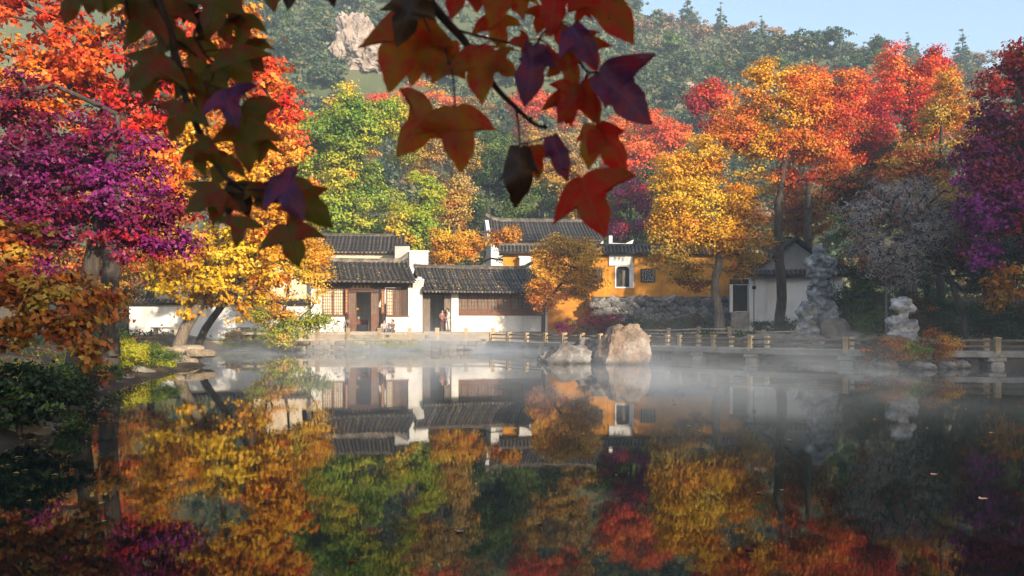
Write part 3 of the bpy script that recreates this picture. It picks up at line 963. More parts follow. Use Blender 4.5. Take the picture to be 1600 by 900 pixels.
for pa, pb, qa, qb in ((1003, 1024.5, 419.5, 441), (921, 941, 418, 441)):
    fr = MB().box(uc(pa)-.05, uc(pa)+.05, -.05, .02, wz(qb, YW), wz(qa, YW)).box(uc(pb)-.05, uc(pb)+.05, -.05, .02, wz(qb, YW), wz(qa, YW)) \
        .box(uc(pa)+.05, uc(pb)-.05, -.047, .02, wz(qb, YW), wz(qb, YW)+.08).box(uc(pa)+.05, uc(pb)-.05, -.047, .02, wz(qa, YW)-.08, wz(qa, YW)).build("window", M['wood_dark'], cw)
    MB().box(uc(pa)+.05, uc(pb)-.05, -.012, -.003, wz(qb, YW)+.08, wz(qa, YW)-.08).build("pane", M['black'], fr)
    lt = MB()
    gg = random.Random(pa)
    cxm, czm, sx, sz_ = uc((pa+pb)/2), wz((qa+qb)/2, YW), uc(pb)-uc(pa)-.2, wz(qa, YW)-wz(qb, YW)-.24
    for i in range(5):
        for j in range(5):
            cx, cz = cxm+sx*(i/4-.5)*.9, czm+sz_*(j/4-.5)*.9
            a = gg.uniform(0, 3.14)
            dx, dzz = math.cos(a)*.14, math.sin(a)*.14
            lt.tube([(cx-dx, -.03, cz-dzz), (cx+dx, -.03, cz+dzz)], .024, 4)
    lt.build("lattice", M['greywall'], fr)
for px in (951, 992, 846):
    MB().box(uc(px)-.03, uc(px)+.03, -.03, -.002, zb_, ztop).build("plaster_joint", M['yellow'], cw)
# tiled coping: slope of short tile rows
D_, H_ = .75, zcop - ztop - .1
sheet = pan_sheet(-.3, LW+.2, .3, D_, H_, 0, 3, True, .8, H_)
sheet.v = [(a, b+.2, c+zcop) for a, b, c in sheet.v]
cop = sheet.build("coping", M['tile_pan'], cw)
tm = tile_row_mesh("tile_row", D_, H_, .10, 3, 4, 0)
n = int((LW+.5)/.3)
for i in range(n+1):
    o = link("tile_row", tm, cop); o.location = (-.3+(LW+.5)*i/n, .2, zcop)
MB().box(-.3, LW+.2, .08, .32, zcop-.02, zcop+.16).build("ridge", M['tile'], cop, bevel=.03)
# rubble stones under it
rb = empty("rubble_wall", (wx(925, 71.9), 71.7, 1.2), 0, 'grey rubble retaining wall of irregular stones under the ochre wall', 'retaining wall')
LR = (1172 - 925)/1400*71.9
MB().box(0, LR, .12, .9, -.5, 2.78).build("backing", M['mortar'], rb)
g = random.Random(11)
z = -.05; row = 0
while z < 2.8:                                          # irregular fieldstones set in a loose honeycomb
    x = -.2 + (row % 2) * .28
    while x < LR:
        w_ = g.uniform(.40, .86); h_ = g.uniform(.34, .56)
        o = link("stone", rub[g.randrange(9)], rb)
        o.location = (x + w_*.42 + g.uniform(-.06, .06), .10 + g.uniform(-.10, .06), min(2.62, z + g.uniform(-.09, .11)))
        o.scale = (w_, .44, h_)
        o.rotation_euler = (g.uniform(-.25, .25), g.uniform(-.75, .75), g.uniform(-.3, .3))
        x += w_ * .80
    z += .36; row += 1

# ---- white hall behind the compound
YH = 82.0
wh = empty("white_hall", (wx(757, YH), YH, 3.5), R(5), 'white walled temple hall with a wide grey tiled roof behind the ochre wall', 'hall')
ze, zr = wz(373.5, YH) - 3.5, wz(345, YH + 4) - 3.5
Lh = (945-757)/1400*YH
MB().box(.6, Lh, 0, 8, -2, ze+.1).build("wall", M['white'], wh)
gb = MB().add([(.3, -.3, ze), (.3, 4.2, zr+.1), (.3, 8.6, ze), (.62, -.3, ze), (.62, 4.2, zr+.1), (.62, 8.6, ze)], [(0,1,2), (5,4,3), (0,3,4,1), (1,4,5,2), (0,2,5,3)])
gb.build("gable", M['white'], wh)
make_roof(wh, .5, Lh, 4.2, zr, 4.8, zr-ze+.05, .30, .11, 4.6, zr-ze, .26, (.5, .3), m=11)
# low white roof-end finial block right of the hall
fin = empty("white_gatehouse", (wx(958, 80), 80, 3.5), R(3), 'small white gate wall with an upturned coping beside the white hall', 'wall')
Lf = (985-958)/1400*80
MB().box(0, Lf, 0, .5, -1, wz(384, 80)-3.5).build("wall", M['white'], fin)
zc = wz(384, 80)-3.5
MB().add([(-.1,-.12,zc+.003),(Lf+.1,-.12,zc+.003),(Lf+.3,-.12,zc+.55),(Lf*.7,-.12,zc+.2),(-.1,-.12,zc+.25),(-.1,.6,zc+.003),(Lf+.1,.6,zc+.003),(Lf+.3,.6,zc+.55),(Lf*.7,.6,zc+.2),(-.1,.6,zc+.25)],
         [(0,1,2,3,4),(9,8,7,6,5),(0,5,6,1),(1,6,7,2),(2,7,8,3),(3,8,9,4),(4,9,5,0)]).build("coping", M['white'], fin)
MB().box(-.35, -.05, .1, .4, 0, wz(368, 80)-3.5).build("chimney", M['white'], fin)

# ---- white house on the right
YR = 63.0
rh = empty("white_house", (wx(1171, YR), YR, 1.6), R(-3), 'white house in shade with a dark gabled roof behind the two trunks', 'house')
def ur(px): return (px-1171)/1400*YR
zr_ = lambda py: wz(py, YR) - 1.6
Lr = ur(1314)
MB().box(0, Lr, 0, .35, -1, zr_(432)).box(0, .35, .35, 5, -1, zr_(432)).box(Lr-.35, Lr, .35, 5, -1, zr_(432)).build("wall", M['white_clean'], rh)
cs2 = pan_sheet(-.35, Lr+.2, .3, .8, .42, 0, 3, True, .8, .42)
cs2.v = [(a, b+.15, c+zr_(421)) for a, b, c in cs2.v]
cp2 = cs2.build("coping", M['tile_pan'], rh)
tm2 = tile_row_mesh("tile_row", .8, .42, .095, 3, 4, 0)
n = int((Lr+.5)/.3)
for i in range(n+1):
    o = link("tile_row", tm2, cp2); o.location = (-.35+(Lr+.55)*i/n, .15, zr_(421))
zg = zr_(416)
pk = zr_(372)
xa, xp, xb = ur(1200), ur(1258), ur(1318)
MB().add([(xa, 3.0, zg-1.2), (xb, 3.0, zg-1.2), (xb, 3.0, zg-.1), (xp, 3.0, pk), (xa, 3.0, zg-.1), (xa, 3.4, zg-1.2), (xb, 3.4, zg-1.2), (xb, 3.4, zg-.1), (xp, 3.4, pk), (xa, 3.4, zg-.1)],
         [(0,1,2,3,4), (9,8,7,6,5), (0,5,6,1), (1,6,7,2), (2,7,8,3), (3,8,9,4), (4,9,5,0)]).build("gable", M['greywall'], rh)
rf = MB()
for s, xe in ((-1, xa-.7), (1, xb+.7)):
    zz = zg - .45
    for k in range(6):
        f0, f1 = k/6, (k+1)/6
        x0_, x1_ = xp+(xe-xp)*f0, xp+(xe-xp)*f1
        a0, a1 = pk+.1-(pk+.1-zz)*(f0*1.12-.12*f0*f0), pk+.1-(pk+.1-zz)*(f1*1.12-.12*f1*f1)
        rf.add([(x0_, 2.3, a0), (x1_, 2.3, a1), (x1_, 9, a1), (x0_, 9, a0), (x0_, 2.3, a0+.22), (x1_, 2.3, a1+.22), (x1_, 9, a1+.22), (x0_, 9, a0+.22)],
               [(0,3,2,1), (4,5,6,7), (0,1,5,4), (2,3,7,6), (1,2,6,5), (3,0,4,7)])
rf.build("roof", M['tile_pan'], rh)
dr = MB().box(ur(1146), ur(1170)-.05, .25, .32, zr_(486), zr_(445)).build("door", M['black'], rh)
MB().box(ur(1142), ur(1146), .15, .45, zr_(488), zr_(444)).build("door_frame", M['white'], rh)
MB().box(ur(1142), ur(1170), .17, .46, zr_(444), zr_(436)).build("lintel", M['wood_dark'], rh)
MB().box(ur(1144), -.004, -.1, .4, -1, zr_(487)).build("door_step", M['slab'], rh)
MB().tube([(.30, -.05, -.5), (.30, -.05, zr_(434))], .05, 8).build("drain_pipe", M['greywall'], rh)
MB().tube([(ur(1300), -.05, .8), (ur(1300), -.05, zr_(436))], .03, 8).build("cable_pipe", M['greywall'], rh)
MB().box(.18, .42, -.16, -.05, zr_(452), zr_(447)).build("junction_box", M['black'], rh)

# ---- garden wall on the left
gw = empty("garden_wall", (wx(200, 65), 65.2, .3), R(-2), 'white garden wall behind the leaning yellow maple on the left', 'wall')
Lg = (489-200)/1400*65
zt2 = wz(474, 65) - .3
MB().box(0, Lg, 0, .4, -.8, zt2).build("wall", M['white'], gw)
cs3 = pan_sheet(-.2, Lg+.05, .3, .5, .3, 0, 2, True, .5, .3)
cs3.v = [(a, b+.2, c+zt2+.32) for a, b, c in cs3.v]
cp3 = cs3.build("coping", M['tile_pan'], gw)
tm3 = tile_row_mesh("tile_row", .5, .3, .085, 2, 4, 0)
n = int(Lg/.3)
for i in range(n+1):
    o = link("tile_row", tm3, cp3); o.location = (-.2+(Lg+.2)*i/n, .2, zt2+.32)
MB().box((370-200)/1400*65, (392-200)/1400*65, -.03, -.003, .7, 1.25).build("notice_board", M['wood_grey'], gw)
bn = empty("stone_bench", (wx(258, 60), 60.2, hz(wx(258, 60), 60.2)), 0, 'pale low stone bench before the white garden wall', 'bench')
MB().box(-1.0, 1.0, -.22, .22, .40, .50).build("seat", M['rail_pale'], bn, bevel=.02)
for s in (-.7, .7): MB().box(s-.12, s+.12, -.17, .17, -.1, .398).build("leg", M['rail_pale'], bn, bevel=.02)
# ------------------------------------------------------------------ zigzag bridge
br = empty("zigzag_bridge", (0, 50, 0), 0, 'low zigzag stone bridge with square tan posts crossing the pond', 'bridge')
bpts = [(765, 60.9), (850, 55.0), (935, 50.5), (1010, 47.0), (1170, 42.0), (1320, 38.8), (1560, 37.0), (1720, 36.6)]
F = [Vector((wx(p, Y), Y, 0)) for p, Y in bpts]
WB = 1.7
nrm = []
for i in range(len(F)):
    a = (F[i] - F[i-1]).normalized() if i else (F[1]-F[0]).normalized()
    b = (F[i+1] - F[i]).normalized() if i < len(F)-1 else a
    d = (a + b).normalized()
    n_ = Vector((-d.y, d.x, 0))
    if n_.y < 0: n_ = -n_
    nrm.append(n_ / max(.6, n_.dot(Vector((-a.y, a.x, 0)) if Vector((-a.y, a.x, 0)).y > 0 else Vector((a.y, -a.x, 0)))))
ZD = .64
off = Vector((0, 50, 0))
bp = post_mesh(.60, .105)
def pier(p, ang, s=1.0):
    for k, (hx, hy, za, zb2) in enumerate(((.42, .30, -.9, .12), (.34, .24, .12, .34))):
        MB().obox((0, 0, (za+zb2)/2), 0, hx*s, hy*s, (zb2-za)/2)
g = random.Random(3)
def add_post(p, ang):
    o = link("post", bp, br)
    o.location = p - off + Vector((0, 0, ZD - .02))
    o.rotation_euler = (g.uniform(-.03, .03), g.uniform(-.03, .03), ang + g.uniform(-.1, .1))
    o.scale = (g.uniform(.9, 1.12), g.uniform(.9, 1.12), g.uniform(.92, 1.08))
    b = o.modifiers.new("bevel", 'BEVEL'); b.width = .025; b.segments = 2
pst = [rough_stone("pier_stone", M['slab'], i + 50, amp=.10) for i in range(4)]
for i in range(len(F) - 1):
    a, b = F[i], F[i+1]
    a2, b2 = a + nrm[i]*WB, b + nrm[i+1]*WB
    d = (b - a); L_ = d.length; ang = math.atan2(d.y, d.x)
    nslab = 3
    for k in range(nslab):                                # deck slabs laid side by side along the bridge
        f0, f1 = k/nslab + .004, (k+1)/nslab - .004
        q = [a + (a2-a)*f0, b + (b2-b)*f0, b + (b2-b)*f1, a + (a2-a)*f1]
        q = [x + (x - (a+b+a2+b2)/4).normalized()*(-.006) for x in q]
        t0, t1 = ZD - .24, ZD + g.uniform(-.015, .015)
        MB().add([tuple(x - off + Vector((0, 0, t0))) for x in q] + [tuple(x - off + Vector((0, 0, t1))) for x in q],
                 [(0,3,2,1),(4,5,6,7),(0,1,5,4),(1,2,6,5),(2,3,7,6),(3,0,4,7)]).build("deck_slab", M['slab'], br, bevel=.02)
    span = 2.05 if i < 4 else 3.3
    npost = max(1, round(L_/span))
    for side, (s0, s1) in enumerate(((a, b), (a2, b2))):
        inw = (a2 - a).normalized() * (.12 if side == 0 else -.12)
        pts = [s0 + (s1-s0)*(k/npost) + inw for k in range(npost + (1 if i == len(F)-2 else 0) + 0)]
        nxt = s1 + inw
        for p in pts: add_post(p, ang)
        seq = pts + ([nxt] if i < len(F)-2 else [])
        for p, q in zip(seq[:-1], seq[1:]):
            e = (q - p).normalized()
            for hz_, r_ in ((.20, .035), (.44, .042)):
                MB().tube([p + e*.09 - off + Vector((0, 0, ZD+hz_)), q - e*.09 - off + Vector((0, 0, ZD+hz_))], r_, 7).build("rail", M['rail'], br, True)
    for k in range(max(1, round(L_/(2.05*2 if i < 4 else 3.3)))):
        kk = max(1, round(L_/(2.05*2 if i < 4 else 3.3)))
        for s0, s1 in ((a, b), (a2, b2)):
            c = s0 + (s1-s0)*(k/kk)
            cc = c + ((a2-a).normalized()*.3 if s0 == a else (a2-a).normalized()*-.3)
            o = link("pier_stone", pst[g.randrange(4)], br); o.location = cc - off + Vector((0, 0, -.15)); o.scale = (.55, .5, .9); o.rotation_euler = (0, 0, ang)
            o = link("pier_stone", pst[g.randrange(4)], br); o.location = cc - off + Vector((0, 0, .315)); o.scale = (.75, .52, .2); o.rotation_euler = (0, 0, ang)

# second, farther footpath rail seen under the golden maple
p2 = empty("path_railing", (wx(1005, 55), 55, 0), 0, 'farther low stone railing along the bank path under the golden maple', 'railing')
pp = [Vector((wx(a, y), y, 0)) for a, y in ((1000, 57.5), (1045, 56.2), (1092, 54.6), (1140, 53.0), (1193, 51.3), (1245, 50.2))]
o0 = Vector((wx(1005, 55), 55, 0))
pm2 = post_mesh(.58, .10)
for k, p in enumerate(pp):
    zz = hz(p.x, p.y)
    o = link("post", pm2, p2); o.location = p - o0 + Vector((0, 0, zz))
    if k:
        q = pp[k-1]; zq = hz(q.x, q.y)
        e = (p - q).normalized()
        for h_ in (.22, .44):
            MB().tube([q + e*.1 - o0 + Vector((0, 0, zq+h_)), p - e*.1 - o0 + Vector((0, 0, zz+h_))], .05, 6).build("rail", M['rail_pale'], p2, True)

# ------------------------------------------------------------------ rocks
def rock(name, label, loc, size, mat, seed, amp=.28, sub=5, f=1.2, prof=None, cat='rock', cut=None, ridged=.0, rz=0):
    bm = bmesh.new()
    bmesh.ops.create_icosphere(bm, subdivisions=sub, radius=1)
    o_ = Vector((seed * 7.3, seed * 1.7, 3.1))
    gp = random.Random(int(seed * 1000))
    planes = []
    for _ in range(17):
        q = Vector((gp.gauss(0, 1), gp.gauss(0, 1), gp.gauss(0, .8))).normalized()
        planes.append((q, gp.uniform(.74, .98)))
    for v in bm.verts:
        d = v.co.normalized()
        p = Vector((math.copysign(abs(d.x)**.8, d.x), math.copysign(abs(d.y)**.8, d.y), math.copysign(abs(d.z)**.8, d.z)))
        if prof: p = prof(p)
        n1 = mnoise.fractal(p * f + o_, .7, 2.1, 5)
        n2 = 1 - abs(mnoise.noise(p * f * 1.9 + o_)) * 2
        n3 = mnoise.voronoi(p * f * 1.4 + o_)[0][0]
        r = 1 + amp * n1 + ridged * (n2 * .5) + amp * .55 * (n3 - .4)
        fc = min([1.12] + [h_ / max(.05, q.dot(d)) for q, h_ in planes if q.dot(d) > .3])
        v.co = p * (r * (.5 + .5 * fc))
    for v in bm.verts:
        v.co = Vector((v.co.x * size[0], v.co.y * size[1], v.co.z * size[2]))
    me = bpy.data.meshes.new(name)
    bm.to_mesh(me); bm.free()
    me.materials.append(mat)
    me.polygons.foreach_set("use_smooth", [True] * len(me.polygons))
    try: me.set_sharp_from_angle(angle=R(24))
    except Exception: pass
    o = link(name, me)
    o.location = loc
    o.rotation_euler = (0, 0, rz)
    return tag(o, label, cat)
def shoulder(p):                      # steep right face, sloping left flank, blunt top
    s = 1 - .42 * max(0, p.z) if p.x < 0 else 1 - .16 * max(0, p.z)
    return Vector((p.x * s + .16 * max(0, p.z), p.y * (1 - .25 * max(0, p.z)), p.z))
rock("boulder", 'large warm tan boulder standing in the pond before the bridge', (wx(969, 41), 41, .30), (1.18, 1.0, 1.62), M['rock_warm'], 3.3, .20, 6, .9, shoulder, ridged=.10)
rock("boulder", 'low grey boulder lying left of the large tan boulder', (wx(889, 41), 41.2, .05), (1.10, .8, .74), M['rock_grey'], 5.1, .26, 5, 1.0, shoulder, ridged=.12)
rock("boulder", 'small grey rock wedged behind the two pond boulders', (wx(916, 42.6), 42.6, .40), (.62, .5, .72), M['rock_grey'], 8.2, .28, 5, 1.2, ridged=.15)
rock("boulder", 'flat dark rock tip at the left end of the pond boulders', (wx(857, 42), 42.0, .02), (.52, .5, .42), M['boulder'], 9.2, .3, 4, 1.2)
rock("boulder", 'brown rounded slab boulder leaning at the foot of the standing stone', (wx(1304, 51), 51, 1.15), (1.05, .7, .95), M['boulder'], 12.2, .14, 5, .8, rz=.3)
rock("boulder", 'flat grey rock on the bank below the straight dark trunk', (wx(1212, 50), 50.6, .85), (1.9, .9, .42), M['boulder'], 13.4, .22, 5, 1.1)
rock("boulder", 'dark low rock right of the brown slab boulder', (wx(1345, 50), 50.0, .8), (1.5, .8, .55), M['boulder'], 14.4, .22, 5, 1.1)
rock("boulder", 'low rock near the bridge left of the standing stone', (wx(1255, 49.5), 49.5, .7), (1.2, .8, .55), M['rock_grey'], 15.1, .25, 5, 1.1)
for i, (px, Y, s, z, lab) in enumerate(((1380, 35.9, (.50,.4,.26), .02, 'grey islet rock at the left waterline'), (1440, 35.5, (.52,.4,.26), .04, 'pale islet rock in the middle of the waterline'),
                                        (1478, 36.0, (.40,.4,.28), .05, 'round islet rock under the right end of the bush'), (1420, 36.9, (1.35,.8,.50), .05, 'broad base rock carrying the pitted islet stone'),
                                        (1500, 36.4, (.35,.3,.25), .05, 'small dark rock at the right waterline of the islet'))):
    rock("boulder", lab, (wx(px, Y), Y, z), s, M['rock_grey'], 20 + i * 1.7, .25, 5, 1.2, ridged=.1)
for i, (px, Y, s, z, lab) in enumerate(((112, 22.3, (.55,.5,.42), .26, 'grey boulder at the left waterline beside the shrub'), (85, 21.2, (.42,.35,.26), .14, 'smaller rock left of the grey shore boulder'), (138, 23.5, (.36,.4,.2), .10, 'flat rock right of the grey shore boulder'),
                                        (18, 14.6, (.5,.4,.26), .10, 'dark shore rock at the left frame edge'), (62, 17.5, (.4,.4,.2), .06, 'low shore rock under the dark shrub'),
                                        (215, 31.5, (.5,.45,.22), .06, 'mossy rock at the sunlit left shore'), (180, 28.5, (.5,.5,.25), .08, 'low brown rock on the left shore'))):
    rock("boulder", lab, (wx(px, Y), Y, z), s, M['boulder'] if i > 2 else M['rock_grey'], 40 + i * 2.3, .24, 5, 1.1, ridged=.1)
# stone steps and slabs on the left point
stp = empty("shore_steps", (wx(262, 39.5), 39.6, 0), R(-18), 'sunlit rough stone slabs stepping down to the water on the left', 'steps')
g = random.Random(8)
for k, (dx, dy, w_, d_, zt3) in enumerate(((0, -.5, 2.0, .7, .18), (.25, .0, 1.7, .7, .36), (.5, .6, 1.5, .7, .55), (-.6, .9, 1.4, .8, .72), (1.15, .3, .6, .6, .66), (-1.1, -.1, 1.0, .8, .34), (.9, -.75, .8, .5, .10), (-1.9, .2, 1.0, .9, .3), (-1.7, 1.2, 1.2, .9, .6), (-2.7, .1, .9, .7, .22), (-.6, -1.1, 1.1, .7, .12), (-1.6, -1.0, 1.0, .7, .16), (-2.5, -.8, .9, .8, .16), (.3, -1.4, .8, .5, .06), (1.3, -.3, .7, .6, .3), (-3.4, -.6, .9, .8, .2), (-3.2, .6, 1.0, .8, .4), (-.2, 1.6, 1.3, .9, .8), (1.0, 1.1, .9, .8, .62))):
    o = link("slab", stones[g.randrange(7)], stp); o.location = (dx, dy, zt3 - .16); o.scale = (w_, d_, .36); o.rotation_euler = (g.uniform(-.05, .05), g.uniform(-.05, .05), g.uniform(-.3, .3))

def scholar_stone(label, loc, lobes, holes, seed, voxel=.05, amp=1.0):
    """pitted limestone: lobes fused by a voxel remesh, hollows sunk in, surface eaten by noise"""
    bm = bmesh.new()
    for (x, y, z, rx, ry, rz_) in lobes:
        ret = bmesh.ops.create_icosphere(bm, subdivisions=3, radius=1)
        o_ = Vector((seed + x * 5, z * 3, y))
        for v in ret['verts']:
            n_ = mnoise.fractal(v.co * 1.3 + o_, .8, 2, 4)
            c = v.co * (1 + .35 * n_)
            v.co = Vector((x + c.x * rx, y + c.y * ry, z + c.z * rz_))
    for v in bm.verts:
        for (x, y, z, r) in holes:
            q = Vector((v.co.x - x, (v.co.y - y) * .6, v.co.z - z))
            l = q.length
            if l < r:
                v.co += Vector((q.x * .3, .5 * (r - l), q.z * .3))
    me = bpy.data.meshes.new("fused")
    bm.to_mesh(me); bm.free()
    tmp = link("fused", me)
    m_ = tmp.modifiers.new("fuse", 'REMESH'); m_.mode = 'VOXEL'; m_.voxel_size = voxel
    dg = bpy.context.evaluated_depsgraph_get()
    me2 = bpy.data.meshes.new_from_object(tmp.evaluated_get(dg))
    bpy.data.objects.remove(tmp)
    me2.name = "scholar_stone"
    nv = len(me2.vertices)
    sc = voxel / .05
    nr = [Vector(v.normal) for v in me2.vertices]
    for v, n_ in zip(me2.vertices, nr):
        p = v.co + Vector((seed, seed * .7, 0))
        w_ = p + mnoise.noise_vector(p * 1.8) * .22
        d, _ = mnoise.voronoi(w_ * 2.1)
        pit = max(0, 1 - d[0] / .52) ** 1.4
        d2, _ = mnoise.voronoi(w_ * 5.2 + Vector((9, 3, 1)))
        pit2 = max(0, 1 - d2[0] / .45) ** 1.5
        rid = min(1, (d[1] - d[0]) * 2.2)
        f_ = mnoise.fractal(p * 3.1, .8, 2.1, 4)
        v.co = v.co + n_ * (-.21 * pit - .10 * pit2 + .05 * (1 - rid) + .05 * f_) * amp
    me2.materials.clear(); me2.materials.append(M['taihu'])
    me2.polygons.foreach_set("use_smooth", [True] * len(me2.polygons))
    try: me2.set_sharp_from_angle(angle=R(38))
    except Exception: pass
    o = link("scholar_stone", me2)
    o.location = loc
    return tag(o, label, 'standing stone')
k = 49 / 1400
def lobe(px, py, rx, ry, cx, Y, dy=0):
    kk = Y / 1400
    return ((px - cx) * kk, dy, (506 - py) * kk + CAM_Z, rx * kk, (rx + ry) * .42 * kk, ry * kk)
scholar_stone('tall pitted white limestone standing stone on the right bank', (wx(1281, 51.8), 51.8, 0),
    [lobe(1280,394,11,10,1281,52), lobe(1276,410,17,13,1281,52), lobe(1296,414,12,12,1281,52,.1), lobe(1284,428,21,12,1281,52), lobe(1268,424,9,12,1281,52,-.1), lobe(1280,445,17,12,1281,52), lobe(1292,455,12,14,1281,52,.15), lobe(1276,462,15,12,1281,52), lobe(1286,478,18,13,1281,52), lobe(1298,488,14,14,1281,52), lobe(1272,492,18,12,1281,52,-.1), lobe(1285,500,26,16,1281,52)],
    [(-.35, -.5, wz(419, 52), .28), (.1, -.5, wz(440, 52), .3), (-.1, -.6, wz(468, 52), .25)], 3)
scholar_stone('dark pitted stone leaning at the left foot of the tall standing stone', (wx(1262, 50.6), 50.6, 0),
    [lobe(1262,484,14,13,1262,50.6), lobe(1252,490,9,11,1262,50.6), lobe(1264,500,12,14,1262,50.6), lobe(1262,516,18,12,1262,50.6)], [(-.1, -.4, wz(492, 51), .22)], 9)
scholar_stone('pitted grey standing stone on the small islet before the bridge', (wx(1410, 36.9), 36.9, 0),
    [lobe(1406,477,17,12,1410,37), lobe(1411,470,9,6,1410,37), lobe(1422,483,9,9,1410,37), lobe(1412,493,10,9,1410,37), lobe(1399,505,13,13,1410,37,-.05), lobe(1424,512,12,13,1410,37), lobe(1410,506,12,12,1410,37), lobe(1410,522,24,10,1410,37), lobe(1412,532,30,10,1410,37)],
    [(-.02, -.35, wz(488, 37), .2), (.2, -.35, wz(502, 37), .18)], 15, .030, .42)

# ------------------------------------------------------------------ cliffs on the hill
def hill_hit(px, py):
    for Y in np.arange(96, 275, .5):
        x = wx(px, Y)
        if hz(x, Y) > wz(py, Y): return x, Y, hz(x, Y)
    return None
OUTC = []
for px, py, w_, h_, sd, lab in ((553, 74, 24, 36, 2.2, 'tall pinkish cliff outcrop on the hill at upper left'), (582, 92, 26, 24, 4.9, 'lower pink cliff ledge right of the tall outcrop'), (1278, 80, 15, 11, 6.1, 'pale rounded rock outcrop on the hill right of centre'),
                        (1248, 88, 13, 9, 7.4, 'darker ledge of rock left of the pale hill outcrop'), (1522, 98, 24, 15, 8.8, 'large smooth pale boulder outcrop on the hill at right'), (1490, 96, 9, 12, 9.9, 'narrow upright rock left of the smooth hill boulder'),
                        (1048, 66, 10, 6, 11.7, 'small bare rock patch near the hilltop'), (1070, 140, 12, 5, 13.1, 'low bare rock streak on the middle of the hill')):
    h_it = hill_hit(px, py + h_ * .5)
    if h_it:
        x, Y, z = h_it
        kk = Y / 1400 * 1.25
        OUTC.append((x, Y, w_ * kk, h_ * kk))
        rock("cliff_rock", lab, (x, Y + .5, z + h_ * kk * .4), (w_ * kk, w_ * kk * .8, h_ * kk), M['cliff'], sd, .34, 5, 1.7, ridged=.34, cat='rock outcrop')
# ------------------------------------------------------------------ trees round the pond
def T(name, label, base, path, blobs, Y, **k):
    """base px, path [(px,py,r)...], blobs [(px,py,rx,ry,palette[,dY])]"""
    tr = [tbase(base[0], Y, base[1])] + [tk(a, b_, Y + (c[1] if isinstance(c, tuple) else 0), c[0] if isinstance(c, tuple) else c) for a, b_, c in path]
    bl = [blob(q[0], q[1], q[2], q[3], Y + (q[5] if len(q) > 5 else 0), q[4], q[6] if len(q) > 6 else None) for q in blobs]
    return make_tree(name, label, tr, bl, **k)

# left bank, near to far
T('maple_tree', 'low maple with large rust and green leaves above the dark left bank shrub', (-70, .16), [(-60, 520, .13), (-30, 470, .10), (30, 430, .06)],
  [(40,420,70,50,'rustred'), (95,470,60,50,'rust'), (30,500,70,45,'rust'), (125,520,35,40,'rustred'), (60,545,50,26,'rustred'), (0,380,60,40,'rust'), (20,360,50,30,'ochre'), (150,470,30,40,'rust'), (90,520,50,30,'rustred'), (140,555,26,20,'rustred'), (60,470,60,40,'ochre')],
  14.5, L=.125, Wd=.12, star=True, per=26, cs=.26, lai=2.2, gap=-.1)
T('maple_tree', 'purple leaved maple leaning over the left bank', (112, .28), [(136, 450, .24), (164, 330, .21), (176, 240, .15), (186, 180, .08)],
  [(30,180,70,80,'plum'), (40,270,90,70,'purple'), (130,250,90,60,'purple',1), (190,300,80,55,'purple'), (120,340,100,55,'plum'), (215,370,70,40,'plum'), (265,385,50,28,'purple'), (50,340,70,50,'plum'), (190,420,40,40,'plum'), (225,235,40,40,'purple'), (275,330,34,30,'plum'), (150,420,60,40,'plum'), (100,400,60,40,'purple'), (160,200,50,40,'plum'), (165,470,40,34,'rust'), (130,380,60,40,'plum')],
  24, L=.17, Wd=.15, star=True, per=30, cs=.42, lai=2.3, bark='bark', Lk=True)
T('maple_tree', 'tall scarlet maple rising above the purple maple on the left', (168, .34), [(172, 430, .28), (184, 250, .20), (203, 120, .14), (192, 20, .10)],
  [(40,40,90,60,'red'), (60,140,80,50,'redor'), (150,100,80,60,'redor'), (130,180,90,40,'redor'), (230,150,80,60,'red'), (90,-40,120,50,'red'), (300,30,80,50,'red'), (310,120,60,60,'redor'), (210,40,60,50,'rust'), (220,210,50,30,'red'), (380,40,50,40,'redor'), (415,110,32,40,'red'), (440,160,22,28,'red'), (465,12,30,26,'red'), (400,-30,80,30,'red'), (20,90,60,40,'orange'), (190,270,60,40,'redor'), (250,260,40,40,'redor'), (180,90,40,40,'orange')],
  30, L=.24, Wd=.20, star=True, per=30, cs=.5, lai=2.6)
T('maple_tree', 'bright yellow maple with a thick trunk leaning right over stone steps', (272, .31), [(290, 515, .28), (310, 478, .25), (328, 440, .21), (345, 380, .16), (350, 300, .12)],
  [(330,250,60,60,'gold'), (330,320,70,60,'yellow'), (295,380,50,50,'gold'), (370,390,55,55,'yellow'), (330,445,55,45,'yellow'), (385,455,36,40,'yellow'), (300,475,30,24,'yellow'), (260,440,26,30,'yellow'), (390,300,50,50,'gold'), (290,230,40,40,'gold'), (405,430,18,32,'orange'), (360,500,26,18,'yellow'), (265,300,50,50,'gold'), (300,200,50,40,'gold'), (350,210,40,36,'orange'), (240,350,40,40,'gold'), (250,400,40,36,'gold'), (420,350,46,50,'gold'), (330,180,40,36,'gold'), (385,220,36,40,'gold'), (430,420,30,40,'gold')],
  43, L=.25, Wd=.19, star=True, per=30, cs=.55, lai=2.5, bark='bark_pale')
T('maple_tree', 'slim dark trunked maple with orange red foliage beside the yellow maple', (300, .23), [(320, 515, .21), (345, 480, .19), (385, 420, .17), (420, 330, .12), (430, 240, .08)],
  [(430,190,50,40,'redor'), (450,240,45,50,'orange'), (470,200,30,26,'redor'), (410,250,40,50,'redor'), (440,310,44,40,'gold'), (400,350,40,40,'orange'), (398,425,12,36,'redor'), (405,470,10,24,'redor'), (480,240,22,24,'orange'), (420,150,40,30,'redor'), (370,200,50,40,'redor'), (380,260,40,40,'orange'), (440,360,36,36,'gold'), (460,280,36,36,'orange')],
  50, L=.27, Wd=.2, star=True, per=30, cs=.55, lai=2.6)
